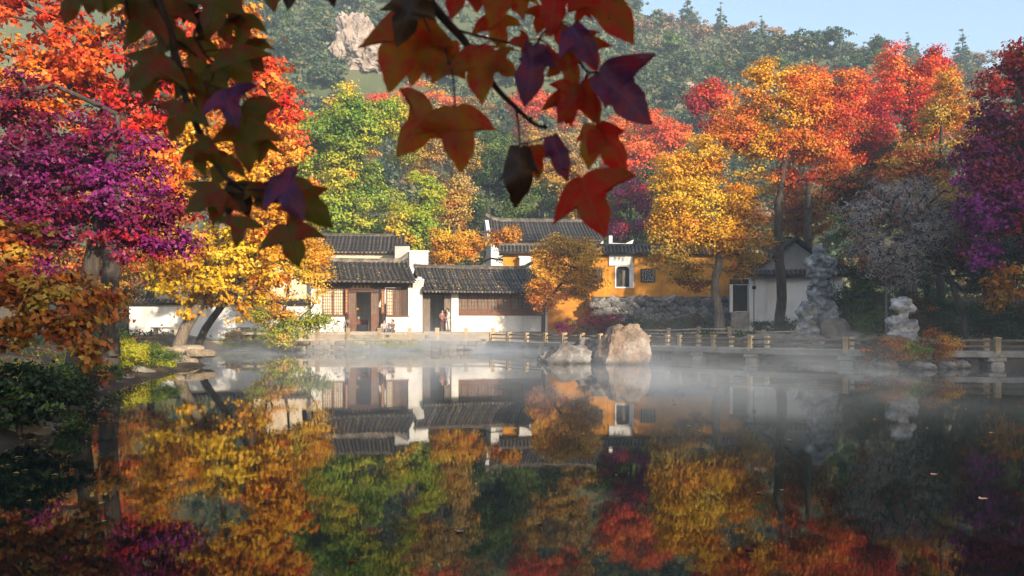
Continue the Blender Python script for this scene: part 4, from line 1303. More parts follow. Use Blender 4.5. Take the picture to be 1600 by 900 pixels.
T('young_tree', 'drooping yellow green tree in front of the left hall end', (436, .14), [(440, 500, .12), (450, 460, .09), (452, 410, .05)],
  [(450,420,45,36,'ygreen'), (440,465,48,34,'gold'), (480,450,30,40,'gold'), (415,490,30,20,'ygreen'), (470,500,22,26,'ygreen'), (438,520,30,22,'ygreen'), (485,395,26,22,'gold'), (455,380,30,24,'gold'), (490,430,24,36,'gold'), (420,440,36,30,'gold'), (500,400,20,20,'gold'), (460,345,36,26,'ygreen'), (500,500,16,16,'ygreen')],
  57, L=.22, Wd=.16, cs=.6, lai=1.9, per=30)
# behind the halls
T('camphor_tree', 'big green tree spreading above the rear hall roof', (548, .5), [(548, 420, .45), (552, 340, .36), (560, 270, .25), (560, 200, .14)],
  [(520,160,46,34,'ygreen'), (560,200,56,46,'lime'), (500,220,50,50,'lime'), (545,270,60,44,'ygreen'), (520,330,50,40,'lime'), (590,300,50,46,'lime'), (570,360,46,24,'lime'), (610,240,40,40,'ygreen'), (480,170,36,34,'ygreen'), (480,290,40,50,'ygreen'), (600,180,36,34,'lime')],
  88, L=.40, Wd=.32, cs=.95, lai=3.0, per=50)
T('camphor_tree', 'fresh green rounded tree right of the big green tree', (655, .35), [(655, 420, .3), (655, 350, .22), (658, 300, .12)],
  [(660,300,38,30,'lime'), (650,340,46,36,'lime'), (680,340,30,34,'lime'), (625,350,30,30,'ygreen'), (640,385,40,16,'ygreen')],
  82, L=.36, Wd=.28, cs=.85, lai=3.0, per=50)
T('oak_tree', 'tan leaved oak behind the fresh green tree', (715, .3), [(712, 400, .26), (708, 330, .2), (705, 260, .1)],
  [(690,230,40,36,'tan'), (715,270,40,40,'tan'), (700,320,40,36,'ochre'), (660,250,34,36,'ochre'), (725,230,30,30,'tan')],
  94, L=.38, Wd=.28, cs=.9, lai=2.6, per=46)
T('pine_tree', 'dark blue green evergreen above the left end of the white hall roof', (765, .4), [(765, 400, .34), (762, 310, .24), (760, 220, .1)],
  [(755,230,44,36,'green'), (775,280,52,40,'dark'), (745,300,40,40,'green'), (790,320,40,26,'green'), (750,340,50,24,'dark')],
  100, L=.40, Wd=.26, cs=.95, lai=3.0, per=46)
T('small_tree', 'golden yellow small tree between the long roof and white hall', (745, .16), [(745, 440, .13), (742, 400, .1), (738, 370, .05)],
  [(700,395,30,20,'gold'), (735,385,36,26,'gold'), (770,380,34,22,'gold'), (795,372,24,20,'gold'), (690,372,22,14,'yellow'), (760,402,40,14,'gold'), (800,395,18,16,'gold')],
  75, L=.30, Wd=.22, cs=.65, lai=2.4, per=36)
T('oak_tree', 'ochre leaved tree on the slope behind the white hall', (850, .3), [(850, 400, .26), (846, 300, .18), (842, 240, .1)],
  [(830,260,50,40,'ochre'), (870,280,46,40,'ochre'), (845,310,60,24,'green'), (880,240,40,40,'tan'), (815,300,36,30,'hillo')],
  104, L=.42, Wd=.3, cs=.95, lai=2.6, per=46)
T('oak_tree', 'green tree behind the right end of the white hall roof', (970, .3), [(965, 400, .26), (962, 340, .18), (960, 300, .1)],
  [(950,330,40,36,'green'), (1000,360,36,36,'green'), (1020,300,40,44,'hillg'), (915,330,34,26,'ochre')],
  96, L=.40, Wd=.3, cs=.9, lai=2.8, per=46)
T('maple_tree', 'dull purple tree half hidden behind the yellow foliage at centre', (985, .25), [(985, 400, .2), (985, 340, .14), (985, 300, .08)],
  [(985,310,30,36,'plum'), (1005,330,24,30,'purple'), (965,345,24,24,'plum')],
  90, L=.32, Wd=.26, cs=.8, lai=2.5, per=46)
T('maple_tree', 'coral red maple on the slope behind the centre', (1000, .4), [(998, 400, .34), (996, 300, .26), (996, 220, .14)],
  [(960,210,36,34,'coral'), (1000,200,46,36,'coral'), (1045,215,34,30,'coral'), (985,250,50,34,'coral'), (1030,255,36,30,'coral'), (955,255,24,26,'redor')],
  110, L=.42, Wd=.34, cs=1.0, lai=2.8, per=46)
T('maple_tree', 'red orange tree glimpsed between the hanging leaves', (690, .35), [(690, 300, .3), (690, 230, .22), (690, 170, .12)],
  [(650,150,34,22,'coral'), (700,158,36,22,'coral'), (590,165,24,20,'coral'), (740,165,36,20,'tan'), (670,185,60,20,'ochre')],
  132, L=.48, Wd=.38, cs=1.1, lai=2.6, per=46)
T('maple_tree', 'vermilion tree behind the withered hanging leaf', (850, .35), [(850, 300, .3), (850, 240, .22), (852, 190, .12)],
  [(830,165,34,24,'coral'), (870,180,40,26,'coral'), (900,160,30,24,'ochre'), (840,205,50,24,'ochre'), (880,215,40,20,'tan')],
  130, L=.48, Wd=.38, cs=1.1, lai=2.6, per=46)
# in front of the ochre wall and to the right
T('small_tree', 'slender orange tree leaning beside the right end of the long hall', (848, .15), [(850, 480, .14), (862, 462, .13), (880, 438, .11), (893, 418, .08), (905, 390, .05)],
  [(880,390,40,24,'ochre'), (915,400,26,26,'gold'), (850,410,26,24,'gold'), (870,430,36,20,'gold'), (900,440,36,24,'gold'), (840,440,24,24,'orange'), (872,470,34,24,'orange'), (890,378,26,14,'ochre'), (925,435,20,20,'ochre'), (850,460,26,26,'orange'), (895,470,30,20,'ochre')],
  66, L=.24, Wd=.18, cs=.62, lai=1.9, per=30, gap=-.1)
T('maple_tree', 'golden yellow maple with a pale crooked trunk before the ochre wall', (1126, .34), [(1122, 490, .30), (1117, 455, .28), (1122, 420, .26), (1127, 380, .2), (1120, 320, .13), (1112, 270, .07)],
  [(1105,240,42,32,'gold'), (1060,270,46,36,'gold'), (1140,270,46,36,'gold'), (1095,310,60,36,'yellow'), (1040,330,34,44,'gold'), (1165,330,40,40,'gold'), (1080,360,56,30,'gold'), (1130,370,50,30,'gold'), (1040,390,32,40,'ochre'), (1180,380,24,40,'ochre'), (1070,420,40,26,'ochre'), (1165,415,24,22,'ochre'), (1090,440,30,14,'ochre')],
  56, L=.25, Wd=.19, cs=.62, lai=2.5, per=34, bark='bark_pale')
T('maple_tree', 'tall orange and coral maple with a straight dark trunk by the white house', (1219, .36), [(1221, 440, .33), (1216, 380, .30), (1217, 320, .26), (1225, 260, .2), (1235, 190, .12)],
  [(1200,125,40,30,'gold'), (1240,120,30,26,'orange'), (1160,165,40,34,'orange'), (1210,180,50,36,'gold'), (1260,170,44,36,'orange'), (1300,180,40,30,'coral'), (1235,230,50,30,'orange'), (1290,240,46,30,'coral'), (1190,230,36,30,'gold'), (1320,250,28,26,'redor'), (1245,275,50,20,'coral'), (1300,275,26,18,'coral'), (1150,210,36,30,'orange')],
  61, L=.27, Wd=.2, cs=.66, lai=2.3, per=34)
T('maple_tree', 'second dark trunked maple behind the pitted standing stone, red orange crown', (1266, .40), [(1264, 440, .36), (1262, 350, .32), (1265, 280, .26), (1285, 200, .16)],
  [(1300,130,44,30,'redor'), (1260,140,36,30,'orange'), (1335,150,40,36,'red'), (1300,210,60,36,'rust'), (1340,215,44,40,'red'), (1270,320,40,26,'rust'), (1320,300,40,30,'rustred')],
  72, L=.30, Wd=.23, cs=.75, lai=2.3, per=36)
T('maple_tree', 'small crimson maple behind the golden maple crown', (1095, .3), [(1096, 380, .26), (1096, 250, .2), (1098, 190, .1)],
  [(1095,160,26,24,'crimson'), (1115,150,24,26,'red'), (1095,195,34,26,'crimson'), (1130,180,24,24,'orange')],
  84, L=.34, Wd=.27, cs=.8, lai=2.7, per=46)
T('maple_tree', 'tallest scarlet maple against the hill on the right', (1425, .5), [(1422, 420, .45), (1418, 300, .36), (1420, 220, .26), (1420, 130, .14)],
  [(1400,100,40,30,'red'), (1450,100,34,28,'red'), (1370,150,40,34,'red'), (1430,150,56,36,'red'), (1480,135,32,28,'red'), (1390,200,56,36,'crimson'), (1450,195,50,30,'red'), (1350,190,36,36,'crimson'), (1380,250,60,40,'brown'), (1320,160,30,40,'crimson')],  # the low brown clump puts shade under the crown into leaf colour
  74, L=.31, Wd=.24, cs=.75, lai=2.6, per=36)
T('maple_tree', 'olive yellow maple in front of the tallest scarlet maple', (1470, .35), [(1470, 440, .3), (1468, 340, .24), (1468, 260, .18), (1472, 190, .1)],
  [(1480,130,26,24,'gold'), (1460,175,36,30,'ochre'), (1500,170,30,34,'gold'), (1450,225,46,34,'ochre'), (1500,220,36,32,'ochre'), (1460,270,50,26,'brown'), (1420,260,40,30,'rust'), (1440,310,60,30,'brown')],  # brown lower clumps are shade painted into the foliage
  66, L=.28, Wd=.21, cs=.7, lai=2.4, per=36)
T('maple_tree', 'purple and crimson maple at the right edge of the pond', (1630, .4), [(1626, 440, .34), (1612, 320, .28), (1600, 220, .2), (1590, 140, .12)],
  [(1570,140,46,36,'crimson'), (1620,110,60,50,'crimson'), (1545,190,36,32,'plum'), (1595,200,50,40,'crimson'), (1560,250,50,34,'plum'), (1530,280,40,26,'violet'), (1585,300,46,34,'violet'), (1555,340,50,30,'violet'), (1600,370,40,40,'plum'), (1540,400,26,30,'violet'), (1580,430,40,24,'rust'), (1560,465,36,20,'rust'), (1660,260,70,90,'plum'), (1590,90,30,24,'red'), (1520,240,30,34,'violet'), (1570,210,40,40,'plum'), (1600,150,40,40,'plum'), (1530,330,34,30,'violet'), (1580,260,40,30,'violet')],
  43, L=.23, Wd=.19, star=True, cs=.55, lai=2.9, per=30, gap=-.45)
T('bare_tree', 'grey leaning tree with fine half bare arching twigs on the right bank', (1518, .15), [(1505, 495, .14), (1490, 450, .13), (1478, 415, .115), (1460, 375, .09), (1430, 350, .065), (1395, 335, .045)],
  [(1400,305,66,34,'grey'), (1355,340,46,40,'grey'), (1445,300,50,28,'grey'), (1430,365,60,40,'grey'), (1365,390,40,36,'grey'), (1470,340,36,34,'grey'), (1410,420,50,34,'grey')],
  45, L=.50, Wd=.034, cs=.58, lai=.46, per=15, bark='bark', twig=1.3, gap=-.6)
T('bare_tree', 'sparse orange leaved sapling tangled with the grey half bare tree', (1385, .07), [(1385, 440, .05), (1380, 370, .03)],
  [(1360,340,46,40,'rust'), (1370,390,40,36,'rustred'), (1420,320,60,36,'rust'), (1450,350,50,30,'ochre')], 47.5, L=.2, Wd=.15, cs=.5, lai=.55, per=16, bark='twig', gap=-.4)
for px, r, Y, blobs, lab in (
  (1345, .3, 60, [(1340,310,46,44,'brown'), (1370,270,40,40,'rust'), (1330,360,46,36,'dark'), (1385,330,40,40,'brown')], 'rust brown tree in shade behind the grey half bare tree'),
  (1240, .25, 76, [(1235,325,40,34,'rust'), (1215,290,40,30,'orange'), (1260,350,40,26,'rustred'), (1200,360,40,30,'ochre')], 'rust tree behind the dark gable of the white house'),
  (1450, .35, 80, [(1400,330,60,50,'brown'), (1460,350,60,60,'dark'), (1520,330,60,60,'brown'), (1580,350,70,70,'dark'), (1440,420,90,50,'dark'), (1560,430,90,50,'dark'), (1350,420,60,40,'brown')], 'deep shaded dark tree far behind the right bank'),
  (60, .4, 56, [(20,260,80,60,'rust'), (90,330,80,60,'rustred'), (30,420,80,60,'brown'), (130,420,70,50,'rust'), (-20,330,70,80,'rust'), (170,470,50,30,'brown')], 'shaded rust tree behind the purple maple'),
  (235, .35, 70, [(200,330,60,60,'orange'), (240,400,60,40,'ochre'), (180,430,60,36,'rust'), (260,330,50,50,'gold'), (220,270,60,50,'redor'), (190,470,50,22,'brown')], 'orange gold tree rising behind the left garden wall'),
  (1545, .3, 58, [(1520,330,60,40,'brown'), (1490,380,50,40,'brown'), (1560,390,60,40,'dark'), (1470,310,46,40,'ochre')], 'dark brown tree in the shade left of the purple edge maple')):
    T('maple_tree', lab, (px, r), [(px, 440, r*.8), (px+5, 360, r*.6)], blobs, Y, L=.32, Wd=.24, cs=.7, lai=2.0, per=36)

# ------------------------------------------------------------------ shrubs
def shrub(name, label, px, py_top, w, h, Y, pal, L=.16, Wd=.10, lai=2.6, group=None, cs=.32, per=30, star=False, z=None, n=3, leafmat='leaf'):
    k = Y / 1400
    g = np.random.default_rng(int(px * 7 + Y))
    x = wx(px, Y)
    zb = hz(x, Y) if z is None else z
    zt = wz(py_top, Y)
    H = max(.3, zt - zb)
    bl = []
    for i in range(n):
        dx = (i / max(1, n - 1) - .5) * w * k * .62 if n > 1 else 0
        hh = H * (1 - .35 * abs(dx) / (w * k * .5 + .01)) * float(g.uniform(.8, 1))
        bl.append((Vector((x + dx, Y + float(g.uniform(-.2, .2)), zb + hh * .52)), w * k * .28 + .1, w * k * .25 + .1, hh * .5, pal if isinstance(pal, str) else pal[i % len(pal)]))
    return make_tree(name, label, [(x, Y, zb - .08, .05), (x + .02, Y, zb + H * .35, .035)], bl, cat='shrub', group=group, L=L, Wd=Wd, lai=lai, cs=cs, per=per, star=star, twig=.6,
                     seed=int(px * 13 + py_top), gap=-.6, crown_name='foliage', leafmat=leafmat)
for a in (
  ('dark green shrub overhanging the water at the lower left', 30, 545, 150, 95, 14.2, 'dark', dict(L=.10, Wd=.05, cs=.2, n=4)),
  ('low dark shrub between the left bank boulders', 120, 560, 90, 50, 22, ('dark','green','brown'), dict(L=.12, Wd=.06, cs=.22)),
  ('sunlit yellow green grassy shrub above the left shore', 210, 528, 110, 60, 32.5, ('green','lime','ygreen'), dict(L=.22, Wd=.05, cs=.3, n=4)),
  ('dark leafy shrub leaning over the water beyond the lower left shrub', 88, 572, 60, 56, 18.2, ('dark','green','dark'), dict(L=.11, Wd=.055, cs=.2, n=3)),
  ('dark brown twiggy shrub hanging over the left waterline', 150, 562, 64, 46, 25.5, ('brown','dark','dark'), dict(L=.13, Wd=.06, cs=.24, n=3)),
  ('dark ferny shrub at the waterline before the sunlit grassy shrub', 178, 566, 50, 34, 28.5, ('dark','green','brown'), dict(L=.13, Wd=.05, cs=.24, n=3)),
  ('yellow green grass clump between the shore steps and the shrub', 245, 545, 40, 26, 37, ('ygreen','lime','ochre'), dict(L=.22, Wd=.04, cs=.26, n=3)),
  ('shaded green shrub behind the purple maple', 175, 500, 60, 50, 34, ('dark','green','brown'), dict(L=.16, Wd=.08)),
  ('yellow green bush at the waterline below the drooping tree', 440, 500, 60, 40, 62.3, ('ygreen','ochre','lime'), dict()),
  ('low olive bush on the bank left of the stone posts', 385, 505, 60, 30, 62.4, ('ochre','hillo','ygreen'), dict()),
  ('magenta red bush below the ochre wall', 935, 476, 60, 40, 66, ('magenta','crimson','magenta'), dict(L=.2, Wd=.15, lai=2.0)),
  ('smaller faded magenta bush left of the red bush', 895, 490, 50, 30, 64, ('magenta','rustred','brown'), dict(L=.2, Wd=.15, lai=1.8)),
  ('dull olive brown bush at the foot of the rubble wall', 985, 488, 70, 40, 66, ('brown','dark','hillo'), dict(lai=1.8)),
  ('dark bush against the rubble wall left of the pale crooked trunk', 1085, 484, 60, 40, 68, ('dark','brown','hillo'), dict(lai=1.7)),
  ('thin olive bush against the rubble wall right of the large boulder', 1035, 494, 50, 30, 66, ('hillo','brown','dark'), dict(lai=1.4)),
  ('dark evergreen shrub against the white house wall', 1205, 492, 55, 25, 57, ('dark','dark'), dict(n=2)),
  ('dark shrub left of the pitted standing stone base', 1240, 480, 50, 30, 52.5, ('dark','green'), dict(n=2)),
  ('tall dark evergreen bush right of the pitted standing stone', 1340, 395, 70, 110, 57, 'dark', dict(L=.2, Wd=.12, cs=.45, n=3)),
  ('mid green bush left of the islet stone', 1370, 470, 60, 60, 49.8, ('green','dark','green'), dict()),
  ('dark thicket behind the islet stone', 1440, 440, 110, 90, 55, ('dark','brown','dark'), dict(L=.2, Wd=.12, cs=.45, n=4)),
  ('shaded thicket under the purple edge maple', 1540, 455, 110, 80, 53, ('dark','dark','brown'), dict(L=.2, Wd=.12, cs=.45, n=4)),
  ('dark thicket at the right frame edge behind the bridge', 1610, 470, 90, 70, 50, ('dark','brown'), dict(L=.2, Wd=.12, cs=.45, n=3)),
  ('orange tinged bush spilling over the islet rocks', 1402, 516, 84, 56, 35.9, ('brown','rust','ochre','lime'), dict(L=.13, Wd=.07, cs=.22, n=4, z=.15)),
  ('thin yellow sprigged bush on the right of the islet', 1458, 508, 64, 66, 36.2, ('brown','rust','gold'), dict(L=.13, Wd=.07, cs=.26, lai=1.3, n=3, z=.15)),
):
    shrub('shrub', a[0], a[1], a[2], a[3], a[4], a[5], a[6], **a[7])

# tall wood on the right bank and behind the camera, outside the view: it shades the right and the near left of the pond
wood = make_tree('wood_tree', 'tall tree of the dense wood outside the view', [(0,0,-.3,.45),(0,0,5,.36),(.3,0,11,.25),(0,.2,17,.1)],
   [(Vector((0,0,5)),3.6,3.6,3.2,'rust'), (Vector((1,0,9)),4.4,4.4,3.6,'rust'), (Vector((-.6,.6,13)),4.0,4.0,3.6,'redor'), (Vector((0,-.4,17)),3.0,3.0,3.0,'red')], L=.80, Wd=.66, lai=4.4, cs=1.1, per=40, seed=3, gap=-9)
for i, (x, y, top) in enumerate(((45,-14,19),(46,-9,21),(45,-4,23),(47,1,25),(45,6,28),(48,11,28.5),(46,16,28),(48,21,28),(47,26,28),(48,31,27.5),(48,36,27),(50,42,25),(51,48,24),(52,54,22),(53,60,20),(58,68,19),(54,4,26),(55,16,28),(56,29,28),(11,-9,17.5),(5,-11,16.5),(-1,-11,13))):
    c = wood if i == 0 else copy_tree(wood)
    z0 = hz(x, y)
    k = (top - z0) / 20
    c.location = (x, y, z0 - .1); c.scale = (k, k, k); c.rotation_euler = (0, 0, i * 1.7)
    tag(c, 'tall tree of the dense wood outside the view', 'tree', 'wood outside the view')

# ------------------------------------------------------------------ far hillside
def hill_variant(kind, i):
    g = np.random.default_rng(500 + i)
    if kind == 'pine':
        bl = []
        H = 6.5
        for k in range(6):
            f = k / 5
            bl.append((Vector((0, 0, 1.6 + f * (H - 2))), 2.0 * (1 - .78 * f), 2.0 * (1 - .78 * f), .75, 'hillg'))
        return make_tree('hill_pine', 'x', [(0,0,-.4,.16),(0,0,H*.5,.1),(0.05,0,H,.03)], bl, L=.5, Wd=.3, lai=2.3, cs=.4, per=16, seed=500+i, leafmat='needle', flat=.3)
    pal = {'g': 'hillg', 'o': 'hillo', 't': 'hillt', 'd': 'green'}[kind]
    bl = [(Vector((float(g.normal()*.9), float(g.normal()*.9), 2.6 + float(g.normal()*.5))), float(g.uniform(1.5, 2.2)), float(g.uniform(1.5, 2.2)), float(g.uniform(1.1, 1.7)), pal) for _ in range(4)]
    return make_tree('hill_tree', 'x', [(0,0,-.4,.14),(.1,0,1.2,.1),(.2,.1,2.6,.05)], bl, L=.62, Wd=.46, lai=1.5, cs=.55, per=16, seed=500+i, gap=-.35)
HV = {k: [hill_variant(k, j * 5 + i) for i in range(n)] for j, (k, n) in enumerate((('pine', 2), ('g', 3), ('o', 3), ('t', 2), ('d', 2)))}
HL = {'pine': ('hill_pine', 'hazy dark pine standing on the far hill', 'dark pines on the far hill'),
      'g': ('hill_tree', 'hazy grey green tree on the far hillside', 'green trees on the far hillside'),
      'o': ('hill_tree', 'hazy olive tree on the far hillside', 'olive trees on the far hillside'),
      't': ('hill_tree', 'hazy tan leafless looking tree on the far hillside', 'tan trees on the far hillside'),
      'd': ('hill_tree', 'dense dark green tree on the far hillside', 'dark green trees on the far hillside')}
used = set()
def put_hill(kind, x, y, s, dz=0):
    v = HV[kind][int(rng.integers(len(HV[kind])))]
    if v.name not in used:
        used.add(v.name); c = v
    else:
        c = copy_tree(v)
    nm, lab, grp = HL[kind]
    c.location = (x, y, hz(x, y) + dz)
    c.scale = (s, s, s * float(rng.uniform(.85, 1.15)))
    c.rotation_euler = (0, 0, float(rng.uniform(0, 6.28)))
    tag(c, lab, 'tree', grp)
zn = SineNoise(77, 10, .035)
placed = []
tries = 0
while len(placed) < 298 and tries < 60000:
    tries += 1
    y = 112 + 150 * rng.uniform() ** .85
    x = rng.uniform(-.34 * y, .60 * y)
    px = 800 + 1400 * x / y
    if any((x-a)**2 + (y-b)**2 < (3.0 + .0165*y - 1.2*(y > 235))**2 for a, b in placed): continue
    z = hz(x, y)
    py = 506 - 1400 * (z - CAM_Z) / y
    if py < -70 or px < 380 or px > 1640: continue
    if any(abs(x - ox) < rw * 1.25 and -rh * 2.6 - 4 < y - oy < rw for ox, oy, rw, rh in OUTC): continue
    placed.append((x, y))
    q = float(zn(np.array([[x, y, 0]]))[0]) + rng.normal() * .35
    kind = 'g'
    if y > 225 and rng.uniform() < .20: kind = 'pine'
    elif q > .55: kind = 't'
    elif q > .05: kind = 'o'
    elif q < -.5: kind = 'd'
    put_hill(kind, x, y, float(rng.uniform(.8, 1.45)) * (1.0 if kind != 'pine' else rng.uniform(.9, 1.25)))
# undergrowth that covers the slope between the trees
g = np.random.default_rng(99)
n = 13000
y = 98 + 168 * g.uniform(size=n) ** .8
x = (-.40 + 1.05 * g.uniform(size=n)) * y
for ox, oy, rw, rh in OUTC:
    keep = ~((np.abs(x - ox) < rw * .95) & (y - oy < rw) & (y - oy > -rh * 1.7 - 1.5))
    x, y = x[keep], y[keep]
n = len(x)
z = height(x, y)
s = g.uniform(.8, 2.0, size=n)
per = 15
C = np.repeat(np.stack([x, y, z + s * .45], 1), per, 0)
S = np.repeat(s, per)
d = g.normal(size=(n * per, 3)); d /= np.linalg.norm(d, axis=1)[:, None]
C = C + d * (S * g.uniform(.5, 1.0, size=n * per))[:, None] * np.array([1.0, 1.0, .62])
LV, pl = leaves_np(C, d + np.array([0, 0, .5]) + g.normal(size=C.shape) * .5, .88, .72, g)
tv = np.repeat(zn(np.stack([x, y, z * 0], 1)) * .45 + g.normal(size=n) * .3, per)
lc = np.where((tv > .55)[:, None], pal_eval('hillt', g.uniform(size=n*per)), np.where((tv > .0)[:, None], pal_eval('hillo', g.uniform(size=n*per)), pal_eval('hillg', g.uniform(size=n*per))))
me = np_mesh("hillside_undergrowth", LV, np.arange(len(LV)).reshape(-1, 4), M['leaf'], np.repeat(lc, pl, 0))
NTRI[0] += len(LV) // 2
tag(link("hillside_undergrowth", me), 'dense scrub covering the far hillside between the trees', 'undergrowth', kind='stuff')
# woodland floor cover round the pond
n = 2600
y = g.uniform(36, 97, size=n); x = g.uniform(-.62, .66, size=n) * y
y[:700] = g.uniform(7, 44, size=700); x[:700] = np.interp(y[:700], [8, 13.4, 16, 21.7, 27, 33, 38.6, 44], [-6.3, -7.8, -8.6, -10.4, -11.9, -12.9, -13.6, -16]) - g.uniform(.2, 6, size=700)
d_ = pond_sd(x, y)
ok = (d_ > np.where(y < 44, .15, .8)) & ~((x > -22) & (x < 4) & (y < 80)) & ~((y > 58) & (y < 84) & (x < 26) & (x > 2))
x, y = x[ok], y[ok]; n = len(x); z = height(x, y)
per = 26
s = g.uniform(.2, .55, size=n)
C = np.repeat(np.stack([x, y, z + s * .3], 1), per, 0) + g.normal(size=(n*per, 3)) * np.repeat(s, per)[:, None] * np.array([.8, .8, .4])
LV, pl = leaves_np(C, g.normal(size=C.shape) + np.array([0, 0, .4]), .24, .12, g)
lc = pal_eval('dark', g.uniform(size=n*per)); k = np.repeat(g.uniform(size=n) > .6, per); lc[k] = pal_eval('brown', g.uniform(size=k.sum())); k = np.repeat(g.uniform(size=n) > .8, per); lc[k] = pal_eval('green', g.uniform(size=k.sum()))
me = np_mesh("ground_cover", LV, np.arange(len(LV)).reshape(-1, 4), M['leaf'], np.repeat(lc, pl, 0))
NTRI[0] += len(LV) // 2
tag(link("ground_cover", me), 'low dark ground cover plants on the shaded banks', 'ground cover', kind='stuff')
print("TRIS so far", NTRI[0])
# ------------------------------------------------------------------ people and the bicycle
M['skin'] = mottled("skin", [(.3, (.42,.24,.16)), (.7, (.52,.31,.22))], 6, .6, 0)
M['hair'] = mottled("hair", [(.3, (.012,.010,.009)), (.7, (.03,.024,.02))], 20, .5, 0)
def cloth(name, c): return mottled(name, [(.3, tuple(x*.8 for x in c)), (.7, c)], 6, .9, .2, 30, .01)
def skin_obj(name, pts, edges, mat, parent, root=0):
    me = bpy.data.meshes.new(name)
    keys = list(pts)
    me.from_pydata([pts[k][0] for k in keys], [(keys.index(a), keys.index(b)) for a, b in edges], [])
    me.materials.append(mat)
    o = link(name, me, parent)
    md = o.modifiers.new("skin", 'SKIN')
    md.use_smooth_shade = True
    for i, k in enumerate(keys):
        r = pts[k][1]
        me.skin_vertices[0].data[i].radius = (r, r) if not isinstance(r, tuple) else r
        me.skin_vertices[0].data[i].use_root = (i == root)
    s = o.modifiers.new("smooth", 'SUBSURF'); s.levels = 1; s.render_levels = 2
    return o
def person(loc, rz, label, top, bottom, sitting=False, scale=1.0, arm=(0, 0), hair_long=False, group=None):
    root = empty("person", loc, rz, label, 'person', group)
    root.scale = (scale,) * 3
    hz0 = .95 if not sitting else .12
    J = {'pelvis': ((0, 0, hz0), (.14, .11)), 'spine': ((0, -.01, hz0+.20), (.12, .095)), 'chest': ((0, -.02 if sitting else 0, hz0+.38), (.15, .10)), 'neck': ((0, -.03, hz0+.52), .052),
         'head': ((0, -.045, hz0+.60), (.075, .088)), 'brow': ((0, -.04, hz0+.68), (.078, .092)), 'crown': ((0, -.03, hz0+.735), (.055, .065)), 'nose': ((0, -.145, hz0+.635), .012)}
    E_ = [('pelvis','spine'), ('spine','chest'), ('chest','neck'), ('neck','head'), ('head','brow'), ('brow','crown'), ('head','nose')]
    for s, n in ((1, 'l'), (-1, 'r')):
        J['hip'+n] = ((.09*s, 0, hz0-.05), .085)
        if sitting:
            J['knee'+n] = ((.13*s, -.40, hz0+.10), .06); J['ankle'+n] = ((.12*s, -.34, hz0-.26), .042); J['toe'+n] = ((.13*s, -.50, hz0-.31), .036)
            J['sho'+n] = ((.18*s, -.03, hz0+.45), .058); J['elb'+n] = ((.23*s, -.18, hz0+.22), .043); J['wri'+n] = ((.12*s, -.38, hz0+.19), .030)
            J['palm'+n] = ((.09*s, -.44, hz0+.185), (.036, .018)); fd, fdn = Vector((-.25*s, -.9, -.35)), Vector((-.2*s, -.4, -.9))
        else:
            st = .05 * s
            J['knee'+n] = ((.10*s, -.03+st, .50), .060); J['ankle'+n] = ((.10*s, .02+st*1.6, .09), .042); J['toe'+n] = ((.11*s, -.14+st*1.6, .035), .034)
            a = arm[0] if s > 0 else arm[1]
            J['sho'+n] = ((.18*s, 0, hz0+.45), .058); J['elb'+n] = ((.24*s, .03-.05*a, hz0+.18), .043)
            J['wri'+n] = ((.22*s - .06*a*s, -.06-.22*a, hz0-.05+.24*a), .030); J['palm'+n] = ((.215*s-.08*a*s, -.09-.28*a, hz0-.12+.30*a), (.018, .036))
            fd = Vector((0, -.35-.6*a, -.9+.9*a)); fdn = Vector((-.15*s, -.2-.6*a, -1+1.1*a))
        E_ += [('pelvis','hip'+n), ('hip'+n,'knee'+n), ('knee'+n,'ankle'+n), ('ankle'+n,'toe'+n), ('chest','sho'+n), ('sho'+n,'elb'+n), ('elb'+n,'wri'+n), ('wri'+n,'palm'+n)]
        pc = Vector(J['palm'+n][0])
        side = Vector((0, 1, 0)) if not sitting else Vector((1, 0, 0))
        for k in range(4):
            ln = (.066, .076, .072, .056)[k]
            q1 = pc + side * (k - 1.5) * .019 + fd.normalized() * .035
            q2 = q1 + fd.normalized() * ln * .5
            q3 = q2 + fdn.normalized() * ln * .5
            J[f'f{k}a'+n] = (tuple(q1), .009); J[f'f{k}b'+n] = (tuple(q2), .0085); J[f'f{k}c'+n] = (tuple(q3), .007)
            E_ += [('palm'+n, f'f{k}a'+n), (f'f{k}a'+n, f'f{k}b'+n), (f'f{k}b'+n, f'f{k}c'+n)]
        t1 = pc - side * .035 * (1 if not sitting else s); t2 = t1 - side * .012 * (1 if not sitting else s) + fd.normalized() * .035
        J['t1'+n] = (tuple(t1), .010); J['t2'+n] = (tuple(t2), .008)
        E_ += [('wri'+n, 't1'+n), ('t1'+n, 't2'+n)]
    skin_obj("body", J, E_, M['skin'], root)
    grow = lambda k, d: (J[k][0], tuple(x + d for x in J[k][1]) if isinstance(J[k][1], tuple) else J[k][1] + d)
    sh = {k: grow(k, .022) for k in ('pelvis','spine','chest')}
    sh['collar'] = ((0, -.02, hz0+.49), .06)
    se = [('pelvis','spine'), ('spine','chest'), ('chest','collar')]
    for n in 'lr':
        sh['sho'+n] = grow('sho'+n, .020); sh['elb'+n] = grow('elb'+n, .022)
        w_ = Vector(J['elb'+n][0]).lerp(Vector(J['wri'+n][0]), .85)
        sh['cuff'+n] = (tuple(w_), .045)
        se += [('chest','sho'+n), ('sho'+n,'elb'+n), ('elb'+n,'cuff'+n)]
    skin_obj("shirt", sh, se, top, root)
    tr = {'pelvis': grow('pelvis', .018)}
    te = []
    for n in 'lr':
        tr['hip'+n] = grow('hip'+n, .018); tr['knee'+n] = grow('knee'+n, .020)
        tr['hem'+n] = (tuple(Vector(J['knee'+n][0]).lerp(Vector(J['ankle'+n][0]), .9)), .062)
        te += [('pelvis','hip'+n), ('hip'+n,'knee'+n), ('knee'+n,'hem'+n)]
    skin_obj("trousers", tr, te, bottom, root)
